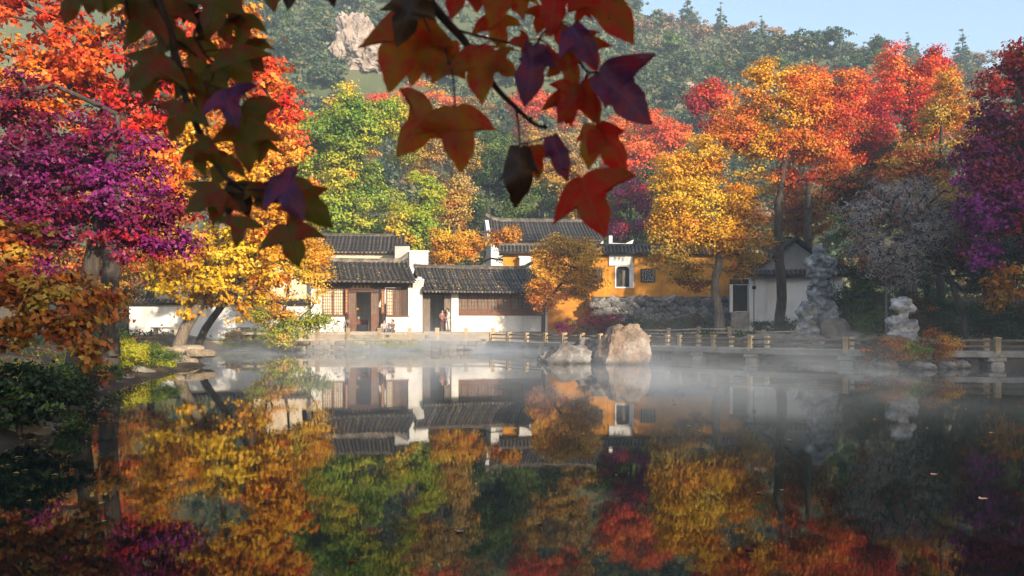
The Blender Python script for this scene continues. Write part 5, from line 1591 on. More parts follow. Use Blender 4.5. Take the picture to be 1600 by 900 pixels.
    hh = {'a': ((0, -.015, hz0+.70), (.092, .098)), 'b': ((0, .005, hz0+.755), (.06, .07)), 'c': ((0, .035, hz0+.63), (.08, .05))}
    he = [('c','a'), ('a','b')]
    if hair_long: hh['d'] = ((0, .06, hz0+.48), (.07, .03)); he.append(('c','d'))
    skin_obj("hair", hh, he, M['hair'], root)
    for n in 'lr':
        sm = MB().box(-.05, .05, -.17, .09, -.045, .035)
        ank, toe = Vector(J['ankle'+n][0]), Vector(J['toe'+n][0])
        so_ = MB().tube([ank + Vector((0, .05, -.045)), ank + Vector((0, -.02, -.035)), toe + Vector((0, .03, .005)), toe + Vector((0, -.05, -.005))], [.040, .052, .046, .024], 10).build("shoe", M['black'], root, True)
    for s in (-1, 1):
        MB().lathe([(.001, -.010), (.008, -.005), (.008, .005), (.001, .010)], (.032*s, -.128, hz0+.665), 8).build("eye", M['black'], root, True)
    return root
def H1(u, v, z=0): return h1.matrix_basis @ Vector((u, v, z))
def H2(u, v, z=0): return h2.matrix_basis @ Vector((u, v, z))
person(H2(u2(698.5), -.28, .03), R(-60), 'person in a loose white top and pale trousers standing at the narrow door', cloth("white_cloth", (.78,.76,.74)), cloth("pale_cloth", (.62,.58,.55)), scale=.98, arm=(.7, .3))
person(H2(u2(690), -.12, .03), R(40), 'person in a dusty red top and dark red trousers standing in the narrow doorway', cloth("dusty_red_cloth", (.28,.13,.11)), cloth("dark_red_cloth", (.12,.045,.04)), scale=.93, arm=(.6, .8), hair_long=True)
sx = U['d3'] + .30
person(H1(sx, -.62, .0), R(10), 'person in a pale grey pink top sitting on the steps left of another', cloth("grey_pink_cloth", (.50,.40,.38)), cloth("grey_cloth", (.22,.21,.22)), True, .98)
person(H1(sx + .62, -.62, .0), R(-25), 'person in a brown jacket sitting at the right end of the hall steps', cloth("brown_cloth", (.24,.15,.11)), cloth("slate_cloth", (.12,.12,.14)), True, .98)

bk = empty("bicycle", H1(uof(533), -.40, -.02), TH + R(12), 'small pale bicycle parked against the white base wall of the left hall', 'bicycle')
M['pale_paint'] = mottled("pale_paint", [(.3, (.45,.44,.44)), (.7, (.62,.60,.60))], 5, .4, 0)
def wheel(x):
    w_ = MB()
    ring = [(x + .27*math.cos(a), 0, .29 + .27*math.sin(a)) for a in np.linspace(0, 2*math.pi, 25)]
    w_.tube(ring, .020, 6, False)
    wo = w_.build("wheel", M['black'], bk, True)
    sp = MB()
    for a in np.linspace(0, math.pi*2, 11)[:-1]:
        sp.tube([(x, 0, .29), (x + .26*math.cos(a), 0, .29 + .26*math.sin(a))], .004, 4)
    sp.tube([(x, -.04, .29), (x, .04, .29)], .02, 8)
    sp.build("spokes", M['pale_paint'], wo)
wheel(-.42); wheel(.42)
MB().tube([(-.42,0,.29), (-.05,0,.30), (.28,0,.70), (-.18,0,.66), (-.05,0,.30)], .018, 8).build("frame", M['pale_paint'], bk, True)
MB().tube([(-.42,0,.29), (-.18,0,.66), (-.21,0,.78)], .014, 8).build("seat_post", M['pale_paint'], bk, True)
MB().tube([(.42,0,.29), (.28,0,.70), (.25,0,.90)], .016, 8).build("fork", M['pale_paint'], bk, True)
MB().tube([(.16,.24,.90), (.25,.12,.93), (.25,-.12,.93), (.16,-.24,.90)], .013, 8).build("handlebar", M['pale_paint'], bk, True)
MB().tube([(-.34,0,.80), (-.24,0,.81), (-.08,0,.80)], [.07,.06,.03], 8).build("saddle", M['black'], bk, True)
bs = MB()
for z_ in (.72, .78, .84, .90): bs.tube([(.34,-.13,z_), (.54,-.13,z_), (.54,.13,z_), (.34,.13,z_), (.34,-.13,z_)], .008, 4)
bs.build("basket", M['pale_paint'], bk)
# ------------------------------------------------------------------ the sweetgum under which the photograph is taken
def fg_leaf_mat(name, stops, vein, transl, gloss, sheen=None):
    m, t, b, o = new_mat(name)
    t.nodes.remove(b)
    tc = t.nodes.new("ShaderNodeTexCoord")
    add = t.nodes.new("ShaderNodeVectorMath"); add.operation = 'MULTIPLY_ADD'
    rr = t.nodes.new("ShaderNodeCombineXYZ")
    for i in range(3): t.links.new(rnd_obj(t), rr.inputs[i])
    add.inputs[1].default_value = (9, 7, 5)
    t.links.new(rr.outputs[0], add.inputs[0]); t.links.new(tc.outputs["UV"], add.inputs[2])
    f = noise_node(t, 2.3, 5, .6, add.outputs[0])
    c = ramp(t, f, stops)
    f2 = noise_node(t, 11, 4, .6, add.outputs[0])
    c = mixcol(t, c, tuple(x * .25 for x in stops[0][1]), ramp(t, f2, [(.62, (0,)*3), (.74, (.8,)*3)]))
    a = t.nodes.new("ShaderNodeAttribute"); a.attribute_name = "vein"
    vm = t.nodes.new("ShaderNodeMapRange"); vm.inputs[1].default_value = .0; vm.inputs[2].default_value = .028; vm.inputs[3].default_value = .8; vm.inputs[4].default_value = 0
    t.links.new(a.outputs["Fac"], vm.inputs[0])
    su = t.nodes.new("ShaderNodeSeparateXYZ"); t.links.new(tc.outputs["UV"], su.inputs[0])
    def mm(op, x, y=None):
        n_ = t.nodes.new("ShaderNodeMath"); n_.operation = op
        for i, q in enumerate((x, y)):
            if q is None: continue
            if isinstance(q, (int, float)): n_.inputs[i].default_value = q
            else: t.links.new(q, n_.inputs[i])
        return n_.outputs[0]
    sv = mm('FRACT', mm('MULTIPLY', mm('SUBTRACT', su.outputs[1], mm('MULTIPLY', mm('ABSOLUTE', su.outputs[0]), .75)), 8.5))
    sv = mm('MULTIPLY', mm('LESS_THAN', mm('ABSOLUTE', mm('SUBTRACT', sv, .5)), .055), .34)
    c = mixcol(t, c, vein, sv)
    c = mixcol(t, c, vein, vm.outputs[0])
    d = t.nodes.new("ShaderNodeBsdfDiffuse"); tr = t.nodes.new("ShaderNodeBsdfTranslucent"); g = t.nodes.new("ShaderNodeBsdfGlossy")
    g.inputs["Roughness"].default_value = .38
    if sheen: g.inputs["Color"].default_value = (*sheen, 1)
    for n_ in (d, tr): t.links.new(c, n_.inputs[0])
    bp_ = t.nodes.new("ShaderNodeBump"); bp_.inputs["Strength"].default_value = .35; bp_.inputs["Distance"].default_value = .002
    t.links.new(noise_node(t, 26, 4, .6, add.outputs[0]), bp_.inputs["Height"])
    for n_ in (d, g): t.links.new(bp_.outputs[0], n_.inputs["Normal"])
    m1 = t.nodes.new("ShaderNodeMixShader"); m1.inputs[0].default_value = transl
    m2 = t.nodes.new("ShaderNodeMixShader"); m2.inputs[0].default_value = gloss
    t.links.new(d.outputs[0], m1.inputs[1]); t.links.new(tr.outputs[0], m1.inputs[2])
    t.links.new(m1.outputs[0], m2.inputs[1]); t.links.new(g.outputs[0], m2.inputs[2]); t.links.new(m2.outputs[0], o.inputs[0])
    return m
FG = {'r': fg_leaf_mat("red_leaf", [(.3, (.20,.11,.008)), (.43, (.46,.055,.006)), (.58, (.60,.008,.008)), (.75, (.66,.015,.008))], (.30,.08,.02), .72, .015),
      'o': fg_leaf_mat("orange_leaf", [(.3, (.34,.21,.008)), (.46, (.46,.12,.006)), (.62, (.54,.025,.008))], (.30,.14,.02), .72, .015),
      'g': fg_leaf_mat("olive_leaf", [(.3, (.095,.115,.006)), (.48, (.15,.095,.006)), (.62, (.28,.030,.008))], (.10,.07,.015), .55, .02),
      'b': fg_leaf_mat("withered_leaf", [(.3, (.020,.012,.008)), (.6, (.045,.022,.013))], (.06,.03,.02), .15, .03),
      'p': fg_leaf_mat("sky_sheen_leaf", [(.3, (.12,.010,.02)), (.45, (.06,.014,.055)), (.57, (.22,.010,.02))], (.14,.04,.07), .50, .045, (.62,.5,1.0))}  # violet base and gloss tint paint the sky's reflection into the leaf
HALF = [(.08,-.02,0), (.19,-.02,.1), (.31,.04,.35), (.44,.13,.6), (.56,.25,.85), (.63,.345,.95), (.69,.42,1), (.60,.385,.93), (.50,.365,.75), (.38,.37,.45), (.275,.395,.15), (.225,.44,.03), (.235,.52,0), (.235,.60,0), (.195,.70,0), (.125,.81,0), (.052,.92,0)]
def leaf_mesh(S, Tm, lobes, mat, seed, yaw=0., curl=.12, petiole=None, crumple=.03):
    """a three-lobed leaf from its stalk end S to its main tip Tm; lobes = tips of the side lobes in leaf units"""
    g = random.Random(seed)
    v = Tm - S
    L_ = v.length
    v = v / L_
    n = Vector((math.sin(yaw), -math.cos(yaw), .15))
    n = (n - v * n.dot(v)).normalized()
    u = v.cross(n)
    out = [(0, .03)]
    for sgn in (1, -1):
        ta, tb_ = lobes[0 if sgn > 0 else 1]
        side = []
        for a, b_, w_ in HALF:
            a2 = a + w_ * (ta - .69); b2 = b_ + w_ * (tb_ - .42)
            j = .010
            side.append((sgn * (a2 + g.uniform(-j, j)), b2 + g.uniform(-j, j)))
        full = []
        pr = [(0, .03)] + side + [(0, 1)]
        for q0, q1 in zip(pr[:-1], pr[1:]):           # fine saw-teeth along the margin
            dx_, dy_ = q1[0]-q0[0], q1[1]-q0[1]
            l_ = math.hypot(dx_, dy_) + 1e-6
            nx_, ny_ = (-dy_/l_, dx_/l_) if sgn < 0 else (dy_/l_, -dx_/l_)
            mx, my = q0[0]+dx_*.62, q0[1]+dy_*.62
            t_ = -.010 * g.uniform(.4, 1.3)
            full += [(mx - nx_*t_, my - ny_*t_), q1]
        full = full[:-1]
        out = out + full + [(0, 1)] if sgn > 0 else out + full[::-1]
    c = (0, .36)
    def shape(a, b_):
        z = -curl * 1.7 * (a * a * .9 + max(0, b_ - .35) ** 2 * 1.0) - .10 * abs(a) * (1 - abs(a)) + crumple * mnoise.noise(Vector((a * 3, b_ * 3, seed * 3.7)))
        return z
    N_ = len(out)
    vs, uv = [], []
    def put(a, b_):
        p = S + (u * a + v * b_ + n * shape(a, b_)) * L_
        vs.append(p); uv.append((a, b_))
    put(*c)
    for f in (.38, .72, 1.0):
        for a, b_ in out: put(c[0] + (a - c[0]) * f, c[1] + (b_ - c[1]) * f)
    fs = [(0, 1 + i, 1 + (i + 1) % N_) for i in range(N_)]
    for r_ in range(2):
        for i in range(N_):
            j = (i + 1) % N_
            fs.append((1 + r_*N_ + i, 1 + (r_+1)*N_ + i, 1 + (r_+1)*N_ + j, 1 + r_*N_ + j))
    nleaf = len(vs)
    if petiole is not None:
        mb = MB()
        mid = S.lerp(petiole, .5) + Vector((g.uniform(-.006, .006), 0, g.uniform(-.004, .006)))
        mb.tube([S + v * L_ * .06, S, mid, petiole], [.0009, .0011, .0011, .0014], 5)
        b0 = len(vs); vs += [Vector(q) for q in mb.v]; uv += [(.5, 5)] * len(mb.v); fs += [tuple(i + b0 for i in f) for f in mb.f]
    me = bpy.data.meshes.new("leaf")
    me.from_pydata([tuple(p) for p in vs], [], fs)
    me.materials.append(mat)
    me.polygons.foreach_set("use_smooth", [True] * len(me.polygons))
    ul = me.uv_layers.new(name="UVMap")
    for lp in me.loops: ul.data[lp.index].uv = uv[lp.vertex_index]
    at = me.attributes.new("vein", 'FLOAT', 'POINT')
    vals = []
    for a, b_ in uv:
        d = abs(a) if b_ > -.1 else 9
        for sgn in (1, -1):
            ta, tb_ = lobes[0 if sgn > 0 else 1]
            q = Vector((sgn * ta, tb_)); w_ = Vector((a, b_))
            t_ = max(0, min(1, w_.dot(q) / q.dot(q)))
            d = min(d, (w_ - q * t_).length)
        vals.append(d)
    at.data.foreach_set("value", vals)
    me.update()
    return me

sg_ = empty("sweetgum_tree", (2.9, -2.6, hz(2.9, -2.6)), 0, 'sweetgum tree whose dark leafy branches hang across the top of the view', 'tree')
S0 = Vector(sg_.location)
def sgp(px, py, Y): return P(px, py, Y) - S0
tbm = MB().tube([Vector((0, 0, -.3)), Vector((.05, 0, .6)), Vector((-.05, .1, 1.9)), Vector((-.25, .3, 3.2)), Vector((-.2, .2, 4.8)), Vector((.1, -.1, 6.6))], [.30, .24, .21, .17, .12, .05], 14)
tbm.build("trunk", M['bark'], sg_, True)
def hang(pts, rads, limb_from, name="hanging_branch"):
    path = [Vector(limb_from)] + [sgp(*p) for p in pts]
    mb = MB().tube(path, rads, 9)
    return mb, path
# left and right hanging branches, with their side twigs
LB = [(215,-230,1.2), (232,-60,1.22), (246,0,1.24), (268,60,1.25), (281,122,1.26), (304,190,1.26), (334,243,1.26), (348,272,1.26), (376,292,1.26), (404,312,1.26)]
RB = [(600,-230,1.3), (650,-50,1.32), (671,0,1.33), (700,36,1.34), (724,62,1.35), (747,96,1.35), (776,138,1.36), (806,168,1.36), (834,193,1.37), (852,199,1.37)]
def densify(pts, k=4):
    out = []
    for i in range(len(pts) - 1):
        p0, p1, p2, p3 = (np.array(pts[max(0, min(len(pts)-1, i + d))]) for d in (-1, 0, 1, 2))
        for s in range(k):
            t_ = s / k
            out.append(tuple(.5 * ((2*p1) + (-p0+p2)*t_ + (2*p0-5*p1+4*p2-p3)*t_**2 + (-p0+3*p1-3*p2+p3)*t_**3)))
    out.append(tuple(pts[-1]))
    return out
branches = []
for base_pts, twigs, r0, r1, limb, lab in (
   (LB, [[(262,30,1.25),(283,100,1.27),(300,150,1.28),(318,190,1.285),(332,232,1.275)], [(194,-20,1.22),(198,10,1.22),(204,30,1.23)], [(302,52,1.27),(318,80,1.28),(332,97,1.28)], [(268,60,1.25),(290,72,1.27),(325,105,1.29)], [(292,185,1.26),(265,192,1.25),(250,200,1.25)], [(330,95,1.285),(360,112,1.29),(380,140,1.29)], [(376,292,1.26),(410,296,1.255),(446,290,1.25)]],
    .0052, .0022, (-.35, .45, 3.6), None),
   (RB, [[(675,10,1.33),(682,40,1.32),(695,75,1.31),(703,105,1.31)], [(703,98,1.31),(708,122,1.305),(711,165,1.30)], [(711,46,1.345),(755,58,1.33),(796,67,1.32),(835,80,1.31),(872,92,1.30),(905,96,1.29)], [(733,72,1.35),(770,72,1.34),(812,80,1.33)], [(806,168,1.36),(810,195,1.35),(812,225,1.34)], [(836,78,1.31),(848,52,1.30),(872,38,1.29)], [(905,96,1.29),(918,112,1.29),(934,112,1.28)], [(700,98,1.31),(722,102,1.33),(745,108,1.34)], [(640,-40,1.3),(655,10,1.29),(672,50,1.29)], [(700,-60,1.3),(800,-30,1.28),(900,-40,1.27),(960,-45,1.27)]],
    .0056, .0022, (-.15, .55, 3.5), None)):
    pts = densify(base_pts)
    path = [Vector(limb)] + [sgp(*p) for p in pts]
    rads = [.03] + list(np.linspace(r0 * 1.6, r1, len(pts)))
    mb = MB().tube(path, rads, 9)
    for q in pts[6::5]:
        c = sgp(*q)
        mb.tube([c + Vector((0, 0, -.003)), c, c + Vector((random.uniform(-.004, .004), -.004, .004))], [.0022, .0040, .0015], 7)
    for tw in twigs:
        d_ = densify(tw, 3)
        mb.tube([sgp(*p) for p in d_], list(np.linspace(.0024, .0012, len(d_))), 6)
    allp = [sgp(*p) for p in pts] + [sgp(*p) for tw in twigs for p in densify(tw, 3)]
    branches.append((mb.build("hanging_branch", M['dark_branch'], sg_, True), allp))
FG['f'] = fg_leaf_mat('fallen_leaf', [(.3, (.36,.22,.15)), (.6, (.46,.26,.20))], (.3,.2,.15), .1, .05)
D0 = ((.69, .42), (.69, .42))
# (branch, stalk px, stalk py, tip px, tip py, depth, tip depth step, kind, side lobes, yaw, curl)
LV_ = [
 (0,128,-30,92,46,1.16,0,'g',D0,0,.1), (0,178,-40,160,30,1.18,0,'g',D0,.3,.1), (0,236,10,188,78,1.22,.01,'g',((.60,.35),(.75,.40)),0,.1), (0,252,82,190,150,1.23,0,'g',((.62,.55),(.80,.20)),0,.15),
 (0,287,160,262,228,1.22,0,'g',((.62,.30),(.80,.35)),0,.1), (0,333,222,296,258,1.24,.01,'g',D0,.2,.15), (0,262,-8,244,78,1.27,0,'g',D0,0,.1), (0,300,-35,283,45,1.28,.01,'b',D0,.2,.1),
 (0,345,-20,318,72,1.24,0,'g',((.7,.45),(.6,.4)),0,.1), (0,338,48,391,22,1.27,0,'g',D0,0,.12), (0,322,20,315,76,1.30,0,'b',((.5,.4),(.5,.4)),.6,.2), (0,358,74,396,150,1.25,.01,'g',((.6,.3),(.75,.5)),0,.1),
 (0,365,70,421,118,1.29,0,'g',D0,.2,.12), (0,330,98,348,186,1.30,0,'g',D0,-.2,.12), (0,372,168,423,244,1.27,0,'g',((.62,.4),(.7,.4)),0,.1), (0,382,188,390,280,1.25,.01,'g',D0,.2,.1),
 (0,350,140,369,198,1.20,-.01,'p',((.75,.35),(.80,.10)),0,.2), (0,345,292,277,336,1.23,0,'g',((.6,.7),(.5,.35)),0,.12), (0,345,300,330,358,1.25,0,'g',D0,.3,.2), (0,374,338,368,393,1.22,0,'g',((.72,.25),(.8,.30)),0,.1),
 (0,448,348,469,428,1.20,0,'g',((.75,.42),(.72,.50)),0,.1), (0,440,284,496,290,1.24,0,'o',D0,0,.15), (0,460,298,527,363,1.25,.01,'g',((.5,.4),(.5,.4)),0,.2), (0,436,272,470,342,1.18,-.01,'p',((.62,.48),(.35,.1)),0,.25),
 (0,396,285,421,336,1.26,0,'g',((.5,.4),(.5,.4)),.5,.2), (0,370,285,392,345,1.27,0,'b',D0,.3,.25), (0,360,300,352,352,1.28,0,'b',D0,-.4,.25), (0,403,292,440,320,1.28,0,'b',D0,0,.2),
 (0,418,-45,429,26,1.2,0,'g',D0,0,.1), (0,456,-50,448,23,1.2,0,'b',D0,0,.1), (0,510,-45,523,17,1.25,0,'b',D0,0,.1), (0,232,100,231,166,1.26,0,'g',D0,.3,.2), (0,300,225,320,280,1.27,0,'g',D0,-.3,.15), (0,410,215,404,262,1.28,0,'g',D0,.2,.1),
 (0,392,60,404,112,1.3,0,'g',D0,.3,.1), (0,330,130,300,200,1.3,0,'g',D0,0,.1), (0,470,318,452,372,1.27,0,'r',D0,.2,.12), (0,205,-20,215,52,1.25,0,'g',D0,.2,.1), (0,275,40,238,96,1.27,0,'g',D0,0,.1), (0,315,60,300,130,1.28,0,'g',D0,.3,.12), (0,385,20,372,80,1.27,0,'g',D0,0,.1), (0,300,110,268,160,1.28,0,'g',D0,.2,.12), (0,366,-30,360,40,1.28,0,'o',D0,0,.1), (0,355,240,330,300,1.28,0,'g',D0,.2,.12), (0,400,150,410,205,1.29,0,'g',D0,0,.1), (0,150,-45,135,30,1.2,0,'g',D0,.2,.1), (1,770,20,790,88,1.33,0,'o',D0,.2,.1), (1,655,80,640,140,1.33,0,'o',D0,0,.1), (1,850,10,838,60,1.31,0,'r',D0,.2,.1), (1,915,60,935,120,1.31,0,'r',D0,0,.1), (1,880,140,896,205,1.31,0,'r',D0,.2,.1),
 (1,636,20,603,157,1.30,0,'o',((.52,.55),(.66,.28)),0,.08), (1,648,-10,616,80,1.26,0,'b',((.5,.5),(.55,.3)),.2,.2), (1,672,45,668,130,1.31,0,'o',((.4,.5),(.5,.5)),.2,.15), (1,705,62,670,138,1.32,0,'o',((.75,.55),(.4,.4)),0,.1),
 (1,700,88,731,128,1.33,0,'o',D0,0,.1), (1,748,72,753,172,1.30,0,'o',((.66,.48),(.55,.50)),0,.1), (1,765,88,816,122,1.31,0,'o',D0,0,.1), (1,722,-30,700,36,1.29,0,'r',((.7,.45),(.6,.4)),0,.1), (1,742,-45,746,26,1.30,0,'r',D0,0,.1),
 (1,790,-50,764,52,1.27,0,'o',D0,.1,.1), (1,800,-42,820,38,1.28,0,'o',((.6,.4),(.7,.5)),0,.1), (1,680,170,611,253,1.28,0,'o',((.72,.10),(.85,.18)),0,.08), (1,712,166,722,281,1.26,0,'o',((.70,.34),(.60,.40)),0,.08),
 (1,812,228,809,334,1.28,0,'b',((.33,.60),(.36,.42)),.2,.3), (1,833,228,842,286,1.31,0,'r',((.85,.60),(.6,.3)),0,.1), (1,862,212,895,290,1.27,0,'p',((.34,.4),(.30,.45)),.5,.2), (1,926,194,918,272,1.29,0,'o',((.35,.4),(.5,.5)),-.2,.12),
 (1,932,198,988,280,1.28,.01,'r',((.42,.35),(.4,.35)),0,.15), (1,907,276,951,383,1.25,0,'r',((.66,.52),(.84,.30)),0,.08), (1,870,-30,858,66,1.28,0,'r',((.42,.3),(.4,.3)),0,.1), (1,872,38,877,80,1.29,0,'r',D0,0,.1),
 (1,925,-25,1000,78,1.27,0,'r',((.50,.12),(.56,.45)),0,.1), (1,912,10,897,40,1.30,0,'r',D0,0,.1), (1,892,40,941,112,1.25,-.01,'p',((.55,.42),(.30,.3)),0,.2), (1,934,112,1032,202,1.23,0,'p',((.30,.40),(.76,.40)),0,.1),
 (1,905,132,868,200,1.27,0,'r',((.62,.30),(.40,.4)),0,.1), (1,908,130,940,202,1.28,0,'r',((.42,.4),(.6,.35)),0,.1), (1,882,82,906,142,1.26,0,'o',D0,0,.1), (1,885,90,852,124,1.27,0,'r',D0,0,.12), (1,835,68,822,176,1.24,0,'p',((.20,.3),(.42,.30)),.3,.2),
 (1,826,62,790,64,1.25,0,'r',D0,0,.2), (1,862,76,836,110,1.29,0,'r',D0,.2,.15), (1,900,50,930,94,1.30,0,'r',D0,0,.1), (1,640,-60,590,-10,1.3,0,'g',D0,0,.1), (1,705,-70,660,10,1.3,0,'o',D0,.2,.1), (1,890,150,885,200,1.31,0,'r',D0,.2,.15),
]
for i, (b_, sx_, sy, tx_, ty, Y, dY, kind, lobes, yaw, curl) in enumerate(LV_):
    S = sgp(sx_, sy, Y); Tm = sgp(tx_, ty, Y + dY)
    if kind != 'p' or b_ == 1: Tm = S + (Tm - S) * .90
    br_, allp = branches[b_]
    near = min(allp, key=lambda q: (q - S).length + (.03 if q.z < S.z else 0))
    if (near - S).length > .11: near = S + (near - S).normalized() * .05
    k = 'g' if (b_ == 0 and kind == 'o') else kind
    link("leaf", leaf_mesh(S, Tm, lobes, FG[k], i * 1.37 + .5, yaw, curl, near, .085 if kind != 'b' else .16), br_)
# the rest of its crown, overhead and behind the camera: it keeps the hanging leaves in shade
g = np.random.default_rng(31)
cen = []
for c, r_, n in (((2.3,-1.8,3.5), 1.1, 900), ((3.9,-4.1,4.7), 1.6, 1200), ((3.2,-1.2,4.3), 1.5, 1000), ((5.0,-2.4,5.2), 1.8, 1400), ((1.4,-2.0,4.8), 1.6, 1100), ((6.6,-4.0,6.4), 2.0, 1400), ((3.4,-3.6,6.6), 2.2, 1300), ((.2,.3,4.6), 1.0, 900), ((2.2,.4,3.9), .9, 900)):
    d = g.normal(size=(n, 3)); d /= np.linalg.norm(d, axis=1)[:, None]
    cen.append(np.array(c) + d * r_ * (g.uniform(size=(n, 1)) ** .4) * np.array([1, 1, .7]))
cen = np.concatenate(cen)
LVv, pl_ = leaves_np(cen, g.normal(size=cen.shape) * .6 + np.array([0, 0, .8]), .26, .26, g, True)
cc = np.repeat(pal_eval('rust', g.uniform(size=len(cen))), pl_, 0)
co = link("crown", np_mesh("crown", LVv - np.array(S0), np.arange(len(LVv)).reshape(-1, 4), M['leaf'], cc), sg_)
co["kind"] = 'stuff'
lm = MB()
for q in ((3.2,-1.2,4.3), (5.0,-2.4,5.2), (1.4,-2.0,4.8), (6.6,-4.0,6.4), (3.4,-3.6,6.6), (2.2,.4,3.9)):
    q = Vector(q) - S0
    lm.tube([Vector((-.25, .3, 3.0)), q * .5 + Vector((-.1, .1, 1.6)), q], [.10, .06, .02], 8)
lm.build("limbs", M['bark'], sg_, True)
# ------------------------------------------------------------------ leaves on the water and on the banks
fl_px = ((1530, 780, .17, 'f', 'pale orange leaf floating alone on the dark water at right'), (24, 815, .14, 'r', 'red leaf floating near the left frame edge'), (285, 742, .14, 'f', 'pale leaf floating over the reflected trunk'),
         (1455, 742, .14, 'f', 'pale curled leaf floating left of the lone leaf at right'), (1290, 782, .10, 'g', 'small olive leaf floating right of centre'), (126, 668, .12, 'o', 'leaf floating off the dark left bank, left of a pair'), (178, 664, .12, 'o', 'leaf floating off the dark left bank, right of a pair'),
         (500, 686, .12, 'p', 'mauve leaf floating below the reflected eaves'), (720, 830, .12, 'f', 'pale leaf floating low at centre'), (545, 878, .12, 'o', 'leaf floating at the bottom edge of the pond'), (1175, 860, .12, 'p', 'mauve leaf floating in the red reflection'),
         (1235, 688, .12, 'f', 'pale leaf floating below the reflected standing stone'), (352, 672, .12, 'r', 'red leaf floating near the yellow reflection'), (940, 700, .12, 'o', 'leaf floating below the boulder reflection'))
for i, (px, py, s, k, lab) in enumerate(fl_px):
    Y = CAM_Z * 1400 / (py - 506)
    a = i * 2.1
    S = Vector((0, 0, 0)); Tm = Vector((math.cos(a) * s * .6, math.sin(a) * s * .6, .004))
    me = leaf_mesh(S, Tm, D0, FG[k], i + 80.3, 0, .02, None, .05)
    # lay it flat: swap the leaf's normal to point up
    v = Tm.normalized(); u_ = Vector((-v.y, v.x, 0))
    for q, uvp in zip(me.vertices, [None] * len(me.vertices)):
        al = q.co.dot(v); rest = q.co - v * al
        n_ = Vector((0, -1, .15)); n_ = (n_ - v * n_.dot(v)).normalized(); uu = v.cross(n_)
        q.co = v * al + u_ * rest.dot(uu) + Vector((0, 0, 1)) * abs(rest.dot(n_)) * 1.6
    o = link("floating_leaf", me); o.location = (wx(px, Y), Y, .006)
    tag(o, lab, 'leaf', 'fallen leaves floating on the pond')
g = np.random.default_rng(17)
n = 26000
x = g.uniform(-26, 34, size=n); y = g.uniform(4, 66, size=n)
d_ = pond_sd(x, y)
ok = (d_ > .3) & (d_ < 14) & ~((x > -22) & (x < 2.5) & (y > 60))
x, y = x[ok], y[ok]; z = height(x, y) + .025
C = np.stack([x, y, z], 1)
LVv, pl_ = leaves_np(C, g.normal(size=C.shape) * .25 + np.array([0, 0, 1.]), .11, .10, g)
lc = np.where((g.uniform(size=len(C)) > .5)[:, None], pal_eval('rust', g.uniform(size=len(C))), pal_eval('ochre', g.uniform(size=len(C))))
tag(link("leaf_litter", np_mesh("leaf_litter", LVv, np.arange(len(LVv)).reshape(-1, 4), M['leaf'], np.repeat(lc, pl_, 0))), 'fallen leaves strewn over the banks', 'leaf litter', kind='stuff')
# small drifting matter along the shores
n = 900
x = np.concatenate([np.interp(yy := g.uniform(9, 40, size=n), [8, 13.4, 16, 21.7, 27, 33, 38.6, 44], [-6.3, -7.8, -8.6, -10.4, -11.9, -12.9, -13.6, -16]) + g.exponential(.45, size=n), g.uniform(-10, 24, size=160)])
y = np.concatenate([yy, g.uniform(8, 34, size=160)])
ok = pond_sd(x, y) < -.05
C = np.stack([x[ok], y[ok], np.full(ok.sum(), .008)], 1)
LVv, pl_ = leaves_np(C, g.normal(size=C.shape) * .06 + np.array([0, 0, 1.]), .075, .06, g)
tag(link("drifting_leaves", np_mesh("drifting_leaves", LVv, np.arange(len(LVv)).reshape(-1, 4), M['leaf'], np.repeat(pal_eval('tan', g.uniform(size=len(C))), pl_, 0))), 'tiny fallen leaves drifting on the water along the shore', 'floating leaves', kind='stuff')
# leaves caught on the roofs
for nm_, hall, x0_, x1_, yr_, zr__, D__, H__ in (("roof_leaves", h1, 0, 8, 2.6, zof(440)+1.62, 3.7, 1.62), ("roof_leaves", h2, .3, 9, 2.55, z2(456)+1.95, 3.6, 1.95)):
    n = 170
    q = [hall.matrix_basis @ Vector((float(g.uniform(x0_, x1_)), yr_ - curve_roof(s_, D__, H__)[0], zr__ - curve_roof(s_, D__, H__)[1] + .10)) for s_ in g.uniform(.05, .98, size=n)]
    C = np.array([tuple(k) for k in q])
    LVv, pl_ = leaves_np(C, g.normal(size=C.shape) * .3 + np.array([.1, -.4, .9]), .13, .11, g)
    lf_ = link(nm_, np_mesh(nm_, LVv, np.arange(len(LVv)).reshape(-1, 4), M['leaf'], np.repeat(pal_eval('ochre', g.uniform(size=n)), pl_, 0)))
    tag(lf_, 'fallen leaves caught between the roof tiles of the ' + ('left hall' if hall is h1 else 'long hall'), 'fallen leaves', kind='stuff')
# grass tufts along the bank wall and the left shore
C, Nn = [], []
n = 9000
x = np.concatenate([g.uniform(-21.5, -6, size=n), g.uniform(-16, -12, size=n)]); y = np.concatenate([g.uniform(61.0, 61.9, size=n), np.zeros(n)])
y[n:] = g.uniform(15, 43, size=n); x[n:] = np.interp(y[n:], [13.4, 16, 21.7, 27, 33, 38.6, 43], [-7.8, -8.6, -10.4, -11.9, -12.9, -13.6, -15.7]) - .1 - g.exponential(1.0, size=n)
ok = np.array(SineNoise(5, 8, 1.6)(np.stack([x, y, x*0], 1))) > -.15
x, y = x[ok], y[ok]
zb = np.where(y > 60, .1 + .5 * (y - 61), height(x, y))
hgt = g.uniform(.12, .38, size=len(x))
lean = g.normal(size=(len(x), 2)) * .12
w_ = .012
p0 = np.stack([x - w_, y, zb], 1); p1 = np.stack([x + w_, y, zb], 1); p2 = np.stack([x + lean[:,0]*.5 + w_*.6, y + lean[:,1]*.5, zb + hgt*.6], 1); p3 = np.stack([x + lean[:,0], y + lean[:,1], zb + hgt], 1)
VV = np.stack([p0, p1, p2, p3], 1).reshape(-1, 3)
